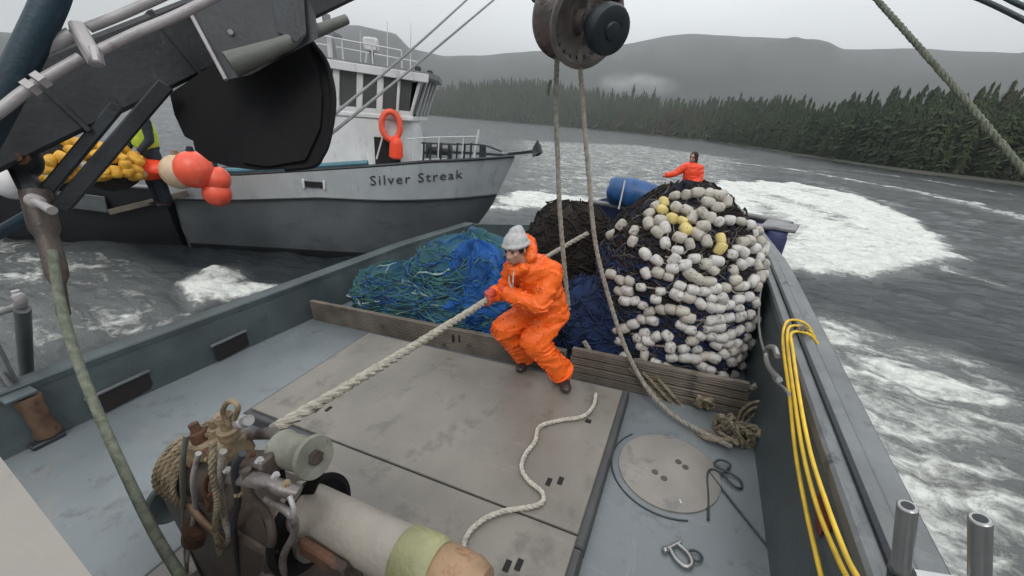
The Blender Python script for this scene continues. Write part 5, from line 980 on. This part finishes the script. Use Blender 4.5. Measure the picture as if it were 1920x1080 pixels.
# ---------------------------------------------------------------- dark work skiff astern of it, with yellow float piles
ds = thing('work_skiff', 'black-hulled work boat astern of the silver boat, carrying yellow float piles', 'boat', SP(-3, 1.3, 0), frame=I4)
def dsk(i, j):
    u = -6.5 + 6.35 * i / 20; z = [-0.5, 0.1, 0.6, 1.35][j]; w = [0.9, 1.25, 1.35, 1.45][j]; return (u, w, z)
for sg in (-1, 1): part('hull', G().grid(lambda i, j: SP(dsk(i, j)[0], 1.35 + sg * dsk(i, j)[1], dsk(i, j)[2]), 21, 4), K['bottom'], ds); part('gunwale', G().tube([SP(u, 1.35 + sg * 1.45, 1.36) for u in np.linspace(-6.5, -0.15, 12)], 0.04, 8), K['skiff_grey'], ds)
for u in (-6.5, -0.17): part('end_plate', G().prism([SP(u, 1.35 - w, z) for w, z in ((0.9, -.5), (1.25, .1), (1.35, .6), (1.45, 1.35))] + [SP(u, 1.35 + w, z) for w, z in ((1.45, 1.35), (1.35, .6), (1.25, .1), (0.9, -.5))], R3 @ V((0.03, 0, 0))), K['bottom'], ds, False)
part('deck', G().grid(lambda i, j: SP(-6.45 + 6.25 * i, 1.35 + (j - .5) * 2.8, 1.22), 2, 2), K['dark'], ds)
part('chafe_plank', G().beam(SQ(205, 398, -.14), SQ(352, 362, -.14), 0.05, 0.12, bev=0.01), K['board'], ds)
part('bulwark_panel', G().beam(SQ(110, 372, -.13), SQ(200, 384, -.13), 0.04, 0.34, bev=0.01), K['hull_dark'], ds)
def floatpile(c, rad, label, seed):
    t = thing('float_pile', label, 'float pile', c - V((0, 0, rad)), 'piles of yellow net floats on the black-hulled boat', I4); R = random.Random(seed)
    part('netting', G().ball(c - V((0, 0, rad * 0.25)), (rad * 0.9, rad * 0.9, rad * 0.85), n=20, m=12, fn=lambda q: q * (1 + 0.12 * noise.noise(q * 6))), K['web_brown'], t)
    for k in range(60):
        a, h = R.uniform(0, 6.28), R.uniform(-0.5, 1); r = rad * math.sqrt(max(0, 1 - h * h * 0.95)); p = c + V((r * math.cos(a), r * math.sin(a), h * rad * 0.8 - rad * .1)); part('cork', cork_geo(G(), p, V((R.uniform(-1, 1), R.uniform(-1, 1), R.uniform(-.6, .6))).normalized(), 0.085), K['cork_amber'] if R.random() < 0.85 else K['cork_tan'], t)
floatpile(WR(104, 298, 9.9), 0.46, 'larger, left-hand pile of yellow floats behind the black braces', 1)
floatpile(WR(205, 308, 9.7), 0.40, 'smaller, right-hand pile of yellow floats behind the black braces', 2)
for (px, py, r, m, lb) in ((336, 322, 0.29, 'buoy_tan', 'cream buoy, left end of the cluster at the stern of the silver boat'), (364, 318, 0.31, 'buoy', 'big orange buoy directly right of the cream one at the silver stern'), (406, 336, 0.23, 'buoy', 'upper of two stacked orange buoys at the right of the cluster'), (407, 362, 0.235, 'buoy', 'lowest orange buoy, hanging at the right of the cluster')):
    c = WR(px, py, 9.3 if px > 350 else 9.5); t = thing('net_buoy', lb, 'buoy', c, 'buoys at the stern of the silver boat', I4)
    part('body', G().ball(c, (r, r, r * 1.04), n=28, m=18), K[m], t); part('eye', G().lathe(c + V((0, 0, r * 0.98)), (0.1, 0, 1), [(0, 0.07), (0.05, 0.055), (0.09, 0.045), (0.10, 0)], 14), K['navy_cloth'] if m == 'buoy' else K['rope_tan'], t)
solo('red_tarp', G().ball(WR(283, 314, 9.9), (0.42, 0.3, 0.2), n=20, m=12, fn=lambda q: q * (1 + 0.3 * noise.noise(q * 5))), K['suit_red'], 'crumpled red cover between the yellow floats and the cream buoy', 'cover', frame=I4)
# ---------------------------------------------------------------- power skiff astern, in the white water
sk = thing('power_skiff', 'small navy skiff turning in white water behind the cork heap', 'boat', (0, 13, 0), frame=I4)
def skp(u, w, z): a = math.radians(-14); return V((-0.15 + u * math.cos(a) - w * math.sin(a), 12.9 + u * math.sin(a) + w * math.cos(a), z))
def skh(i, j, sg):
    u = -2.5 + 5.0 * i / 24; t = i / 24; w = [0.55, 0.85, 1.0, 1.08][j] * (1 - max(0, (t - 0.62) / 0.38) ** 2.2 * 0.72); z = [-0.3, 0.1, 0.55, 1.02 + 0.16 * t * t][j]; return skp(u + (0.25 * t * t * [0, .3, .7, 1][j]), sg * w, z)
for sg in (-1, 1):
    part('hull', G().grid(lambda i, j: skh(i, j, sg), 25, 4), K['navy_hull'], sk); part('gunwale', G().tube([skh(i, 3, sg) + V((0, 0, .02)) for i in range(25)], 0.075, 10), K['skiff_grey'], sk)
for i_ in (0, 24): part('end_plate', G().prism([skh(i_, j, -1) for j in range(4)] + [skh(i_, j, 1) for j in (3, 2, 1, 0)], (0.03, 0, 0)), K['navy_hull'], sk, False)
part('deck', G().grid(lambda i, j: skp(-2.45 + 4.9 * i / 8, (j - .5) * 1.8 * (1 if i < 5 else 1 - (i - 5) * .13), 0.86), 9, 2), K['skiff_grey'], sk)
part('push_knee', G().box(skp(2.55, -0.1, 1.18), (0.75, 1.0, 0.10), Matrix.Rotation(math.radians(-14), 3, 'Z'), 0.03), K['skiff_grey'], sk)
part('bow_fender', G().lathe(skp(2.55, -0.6, 0.42), (0, 0, 1), [(0, 0), (0, .2), (.05, .26), (.55, .26), (.68, .2), (.7, 0)], 20), K['navy_hull'], sk)
part('tow_bitt', G().lathe(skp(0.9, 0, 0.86), (0, 0, 1), [(0, .09), (.4, .09), (.42, .13), (.48, .13), (.48, 0)], 16).cyl(skp(.75, 0, 1.2), skp(1.05, 0, 1.2), .04), K['skiff_grey'], sk)
t0_, t1_ = WR(1158, 360, 12.3), WR(1262, 374, 12.1); dd = t1_ - t0_
tp = solo('tarp_roll', G().lathe(t0_ - dd.normalized() * 0.28, dd, [(0, 0), (0.0, 0.2), (0.05, 0.33), (0.16, 0.40), (0.7, 0.41), (1.15, 0.36), (1.6, 0.28), (dd.length + .25, 0.16), (dd.length + .3, 0)], 28), K['tarp'], 'blue tarpaulin bundle tapering to the right on the skiff behind the net', 'tarp', frame=I4)
for v in tp.data.vertices: v.co += v.normal * 0.07 * noise.noise(V(v.co) * 3.2)
q_ = WR(1172, 338, 11.85); q2_ = WR(1160, 392, 11.8); rope('white_strap', [q_, q_.lerp(q2_, .5), q2_], 0.022, K['white'], 'thin white strap across the blue tarpaulin bundle', 'strap', frame=I4)
# ---------------------------------------------------------------- people
def seg(a, b, t): return V(a).lerp(V(b), t)
def head_geo(c, f, u, s=1.0):
    """skull, jaw, nose, brow, ears: c centre, f the way the face looks, u crown"""
    f = V(f).normalized(); u = (V(u) - f * V(u).dot(f)).normalized(); r = u.cross(f); R = Matrix((r, f, u)).transposed(); g = G()
    def L(x, y, z): return V(c) + R @ V((x, y, z)) * s
    g.ball(L(0, -.010, .030), (.076 * s, .094 * s, .088 * s), R, 20, 14)
    g.ball(L(0, .018, -.040), (.058 * s, .068 * s, .068 * s), R, 16, 12)
    g.ball(L(0, .052, -.080), (.030 * s, .028 * s, .022 * s), R, 12, 8)          # chin
    g.chain([L(0, .082, .020), L(0, .100, -.014), L(0, .103, -.024)], [.009 * s, .013 * s, .014 * s], 8)   # nose
    for k in (-1, 1):
        g.ball(L(k * .014, .090, -.026), .009 * s, R, 8, 6); g.ball(L(k * .040, .060, -.018), (.022 * s, .018 * s, .018 * s), R, 10, 8)
        g.chain([L(k * .010, .084, .034), L(k * .034, .078, .038), L(k * .050, .062, .030)], [.010 * s, .010 * s, .008 * s], 8)
        g.ball(L(k * .078, -.006, -.002), (.010 * s, .020 * s, .030 * s), R, 10, 8)
        g.chain([L(k * .018, .086, -.052), L(0, .090, -.048)], [.006 * s, .0075 * s], 8); g.chain([L(k * .016, .084, -.060), L(0, .088, -.062)], [.0065 * s, .008 * s], 8)
    g.chain([L(0, -.02, -.05), L(0, -.035, -.14)], [.056 * s, .058 * s])
    return g, L, R
def grip(g, c, a, p, R_=0.036, s=1.0):
    """a hand closed round a rope: c on the rope, a its axis, p from the rope towards the palm"""
    a = V(a).normalized(); p = (V(p) - a * V(p).dot(a)).normalized(); q = a.cross(p)
    for k in range(4):
        ck = V(c) + a * (k - 1.5) * .021 * s; rr = R_ * (1 + [.02, .1, .08, 0][k]); ph = [math.radians(x) for x in (15, 62, 108, 150, 190 + [8, 22, 14, -8][k])]
        g.chain([ck + (p * math.cos(t) + q * math.sin(t)) * (rr + (.010 if i == 0 else .002)) for i, t in enumerate(ph)], [.0125 * s, .012 * s, .0112 * s, .0105 * s, .009 * s], 8)
    ct = V(c) + a * 1.9 * .021 * s
    g.chain([V(c) + a * .02 + p * (R_ + .012), ct + (p * math.cos(-.9) + q * math.sin(-.9)) * (R_ + .006), ct - a * .006 + (p * math.cos(-1.8) + q * math.sin(-1.8)) * R_, ct - a * .012 + (p * math.cos(-2.5) + q * math.sin(-2.5)) * R_], [.016 * s, .014 * s, .012 * s, .010 * s], 8)
    R = Matrix((a, q, p)).transposed(); g.ball(V(c) + p * (R_ + .018), (.046 * s, .040 * s, .020 * s), R, 12, 8); return V(c) + p * (R_ + .045)
def person(label, J, frame, cols, f, u, hat='beanie', s=1.0, hands=None, group=None, vox=0.0105, folds=0.011, hood=False, seed=1.0):
    """J: joints head neck chest pelvis shR elR waR shL elL waL hipR knR anR hipL knL anL (+ toeR toeL), in the frame's axes"""
    J = {k: V(v) for k, v in J.items()}; t = thing('person', label, 'person', (J['anR'] + J['anL']) / 2 - V((0, 0, .09)), group, frame); loc = ORI[t.name]
    hg, L, R = head_geo(J['head'], f, u, s)
    hg.chain([J['neck'], J['chest'], J['pelvis']], [.055 * s, .11 * s, .11 * s])
    for q in 'RL':
        hg.chain([J['sh' + q], J['el' + q], J['wa' + q]], [.055 * s, .042 * s, .030 * s]); hg.chain([J['chest'], J['sh' + q]], [.10 * s, .06 * s])
        hg.chain([J['hip' + q], J['kn' + q], J['an' + q]], [.075 * s, .052 * s, .038 * s]); hg.chain([J['pelvis'], J['hip' + q]], [.10 * s, .08 * s]); hg.chain([J['neck'], J['head'] - V(u).normalized() * .06], [.055 * s, .055 * s])
        if not hands: hg.ball(J['wa' + q] + (J['wa' + q] - J['el' + q]).normalized() * .05 * s, (.035 * s, .035 * s, .045 * s))
    body = part('body', fused(hg, .009 if s >= 1 else .012, 3, loc=loc), cols['skin'], t)
    for k in (-1, 1):
        part('eye', G().ball(L(k * .030, .073, .014), .0115 * s, n=10, m=8), K['eye'], body); part('eyebrow', G().chain([L(k * .014, .092, .036), L(k * .034, .087, .041), L(k * .050, .072, .034)], [.0045 * s, .005 * s, .003 * s], 6), K['hair'], body)
    if hat == 'beanie':
        part('hair', fused(G().ball(L(0, -.020, .020), (.083 * s, .094 * s, .070 * s), R, 18, 12).chain([L(-.048, .066, .044), L(0, .084, .046), L(.05, .066, .044)], [.012 * s, .013 * s, .012 * s]).chain([L(-.076, .02, .03), L(-.08, .01, .0)], [.014, .008]).chain([L(.076, .02, .03), L(.08, .01, .0)], [.014, .008]), .007, 3, .003, 30, loc), K['hair'], t)
        g = G().ball(L(0, -.018, .052), (.090 * s, .104 * s, .088 * s), R, 22, 14, fn=lambda q: V((q.x, q.y, q.z if q.z > -.030 else -.030 + (q.z + .030) * .2))).ball(L(0, -.045, .105), (.062 * s, .070 * s, .060 * s), R, 18, 12).ball(L(.012, -.060, .135), (.036 * s, .040 * s, .034 * s), R, 12, 8)
        g.tube([L(.086 * math.cos(a_), -.018 + .101 * math.sin(a_), .036 + .010 * math.sin(a_)) for a_ in np.linspace(0, 2 * math.pi, 33)], .017 * s, 10, False)
        bt = part('beanie', fused(g, .006, 4, .0028, 22, loc), cols['hat'], t)
    elif hat == 'dark': part('hood', fused(G().ball(L(0, -.02, .03), (.092 * s, .10 * s, .10 * s), R, 16, 12).chain([L(0, -.05, -.04), J['neck']], [.08 * s, .08 * s]), .012, 3, .004, 12, loc), cols['hat'], t)
    else: part('hard_hat', fused(G().ball(L(0, -.01, .06), (.10 * s, .12 * s, .08 * s), R, 16, 12), .012, 2, 0, 1, loc), cols['hat'], t)
    g = G()
    g.chain([J['neck'] - V((0, 0, .02)), seg(J['neck'], J['chest'], .5), J['chest'], seg(J['chest'], J['pelvis'], .5), seg(J['chest'], J['pelvis'], .92)], [x * s for x in (.100, .150, .168, .168, .176)], 16)
    for q in 'RL':
        g.chain([seg(J['neck'], J['sh' + q], .55), J['sh' + q], seg(J['sh' + q], J['el' + q], .5), J['el' + q], seg(J['el' + q], J['wa' + q], .5), seg(J['el' + q], J['wa' + q], .93)], [x * s for x in (.100, .092, .080, .072, .064, .060)], 14)
    if hood:
        g.chain([L(-.075, -.045, -.085), L(-.05, -.115, -.03), L(0, -.135, .0), L(.05, -.115, -.03), L(.085, -.05, -.07)], [.038, .050, .060, .055, .042], 12)
        g.chain([L(-.06, .02, -.14), L(0, .05, -.16), L(.06, .02, -.14)], [.035, .035, .035], 10)
    jk = part('rain_jacket', fused(g, vox, 5, folds, 9, loc, seed), cols['top'], t)
    g = G().chain([seg(J['chest'], J['pelvis'], .75), J['pelvis']], [.155 * s, .158 * s], 16)
    for q in 'RL':
        k_, a_ = J['kn' + q], J['an' + q]
        g.chain([J['pelvis'], J['hip' + q], seg(J['hip' + q], k_, .5), k_, seg(k_, a_, .5), seg(k_, a_, .88)], [x * s for x in (.140, .130, .120, .108, .098, .108)], 16)
    part('rain_trousers', fused(g, vox, 5, folds * 1.1, 8, loc, seed + 3), cols['bottom'], t)
    for q in 'RL':
        a_, k_ = J['an' + q], J['kn' + q]; to = J.get('toe' + q, a_ + V((0, -.2, -.05))); d = (to - a_); d.z = 0; d.normalize(); fl = a_.z - .085 * s
        g = G().chain([seg(k_, a_, .7), a_, a_ - V((0, 0, .035))], [.060 * s, .055 * s, .055 * s], 12)
        g.ball(V((a_.x, a_.y, fl + .042)) + d * .05 * s, (.052 * s, .11 * s, .042 * s), Matrix((V((d.y, -d.x, 0)), d, V((0, 0, 1)))).transposed(), 14, 10); g.ball(V((a_.x, a_.y, fl + .036)) + d * .13 * s, (.050 * s, .075 * s, .036 * s), Matrix((V((d.y, -d.x, 0)), d, V((0, 0, 1)))).transposed(), 14, 10)
        bo = part('boot', fused(g, .011, 2, 0, 1, loc), cols['boot'], t)
    if hands:
        for q, (c, a, p) in hands.items():
            g = G(); w = grip(g, c, a, p, s=s); g.chain([w - (w - V(c)).normalized() * .02, seg(w, J['wa' + q], .5), J['wa' + q]], [.030, .031, .036], 12); part('glove', fused(g, .0055, 1, 0, 1, loc), cols['glove'], t)
    return t, jk, L
ra = (H1 - tl0).normalized()
cR, cL = H1 + ra * 0.055, H1 - ra * 0.075      # the two grips on the line
J = dict(head=(-1.19, 2.60, 1.415), neck=(-1.115, 2.70, 1.26), chest=(-1.10, 2.82, 1.12), pelvis=(-1.085, 2.96, 0.83),
         shR=(-0.955, 2.74, 1.20), elR=(-1.00, 2.60, 0.985), waR=cR + V((0.095, -0.005, 0.035)),
         shL=(-1.265, 2.74, 1.19), elL=(-1.365, 2.76, 0.985), waL=cL + V((0.01, 0.10, 0.01)),
         hipR=(-1.01, 2.95, 0.76), knR=(-1.10, 2.72, 0.58), anR=(-0.885, 2.86, 0.225), toeR=(-0.80, 2.70, .1),
         hipL=(-1.18, 2.95, 0.77), knL=(-1.395, 2.76, 0.62), anL=(-1.30, 3.02, 0.215), toeL=(-1.30, 2.80, .1))
cl = dict(skin=K['skin'], hat=K['knit'], top=K['suit'], bottom=K['suit'], boot=K['boot'], glove=K['glove'])
man, jk, L = person('crewman in bright orange rain gear and grey beanie, crouching and hauling the thick line', J, M, cl, (-0.22, -1.0, -0.16), (-0.10, -0.2, 1),
                    hands={'R': (cR, ra, V((.55, -.05, .6))), 'L': (cL, ra, V((.15, .7, .35)))}, hood=True, folds=.021, vox=.0095)
for q in 'RL':
    k_, a_ = V(J['kn' + q]), V(J['an' + q]); e_ = k_.lerp(a_, .96); d_ = (a_ - k_).normalized(); ta, tb, _ = basis(d_)
    part('trouser_cuff', G().tube([e_ + (ta * math.cos(t) + tb * math.sin(t)) * .108 for t in np.linspace(0, 2 * math.pi, 25)], .010, 8, False), K['suit'], [o for o in C.objects if o.parent == man and o.name.startswith('rain_trousers')][0])
    k_, a_ = V(J['el' + q]), V(J['wa' + q]); e_ = k_.lerp(a_, .95); d_ = (a_ - k_).normalized(); ta, tb, _ = basis(d_)
    part('sleeve_cuff', G().tube([e_ + (ta * math.cos(t) + tb * math.sin(t)) * .057 for t in np.linspace(0, 2 * math.pi, 25)], .009, 8, False), K['suit'], jk)
part('neck_cord', G().tube(catmull([L(-.03, .06, -.13), L(-.035, .10, -.22), L(-.01, .11, -.27)], 6), .006, 6).tube(catmull([L(.01, .07, -.13), L(.012, .11, -.21), L(.0, .11, -.26)], 6), .006, 6), K['rope_pale'], jk)
# man on the power skiff
p0 = WR(1301, 294, 11.7); hx, hy, hz = p0.x, p0.y, p0.z - 0.02; fz = 0.86
J2 = dict(head=(hx, hy, hz), neck=(hx + .02, hy, hz - .19), chest=(hx + .03, hy + .02, hz - .36), pelvis=(hx + .06, hy + .05, hz - .72),
          shR=(hx - .17, hy, hz - .27), elR=(hx - .36, hy - .06, hz - .44), waR=(hx - .56, hy - .12, hz - .50), shL=(hx + .21, hy + .03, hz - .27), elL=(hx + .27, hy - .02, hz - .54), waL=(hx + .12, hy - .2, hz - .66),
          hipR=(hx - .03, hy + .05, hz - .80), knR=(hx - .10, hy - .02, (hz - .80 + fz + .09) / 2), anR=(hx - .08, hy + .05, fz + .09), hipL=(hx + .15, hy + .05, hz - .80), knL=(hx + .20, hy - .02, (hz - .80 + fz + .09) / 2), anL=(hx + .22, hy + .05, fz + .09))
person('crewman in red-orange rain gear standing on the skiff behind the cork heap, one arm out', J2, I4, dict(skin=K['skin'], hat=K['hair'], top=K['suit_red'], bottom=K['suit_red'], boot=K['boot']), (-.5, -1, -.2), (0, 0, 1), hat='dark', vox=.02, folds=.02, s=1.12)
# man on the black-hulled boat
p0 = WR(252, 196, 9.9); hx, hy, hz = p0.x, p0.y, p0.z; dz_ = hz - 1.22; k_ = dz_ / 1.64
def jj(x, y, z): return (hx + x * k_, hy + y * k_, 1.22 + z * k_)
J3 = dict(head=jj(0, 0, 1.64), neck=jj(0, .02, 1.46), chest=jj(0, .02, 1.30), pelvis=jj(0, .03, .95), shR=jj(-.18, 0, 1.40), elR=jj(-.24, -.03, 1.12), waR=jj(-.18, -.18, .95), shL=jj(.18, 0, 1.40), elL=jj(.24, -.03, 1.12), waL=jj(.18, -.18, .95),
          hipR=jj(-.09, .03, .86), knR=jj(-.10, .0, .48), anR=jj(-.11, .04, .09), hipL=jj(.09, .03, .86), knL=jj(.12, .0, .48), anL=jj(.13, .04, .09))
m3, _, _ = person('person in dark clothes and yellow-green vest standing on the black-hulled boat at far left', J3, I4, dict(skin=K['skin'], hat=K['white'], top=K['navy_cloth'], bottom=K['navy_cloth'], boot=K['boot']), (.3, -1, 0), (0, 0, 1), hat='hard', vox=.022, folds=.012, s=k_ * .86)
part('vest', fused(G().chain([jj(0, .0, 1.36), jj(0, .01, 1.2), jj(0, .01, 1.08)], [.165 * k_, .185 * k_, .18 * k_], 16), .02, 3, .01, 9, ORI[m3.name]), K['vest'], m3)
#NEXT
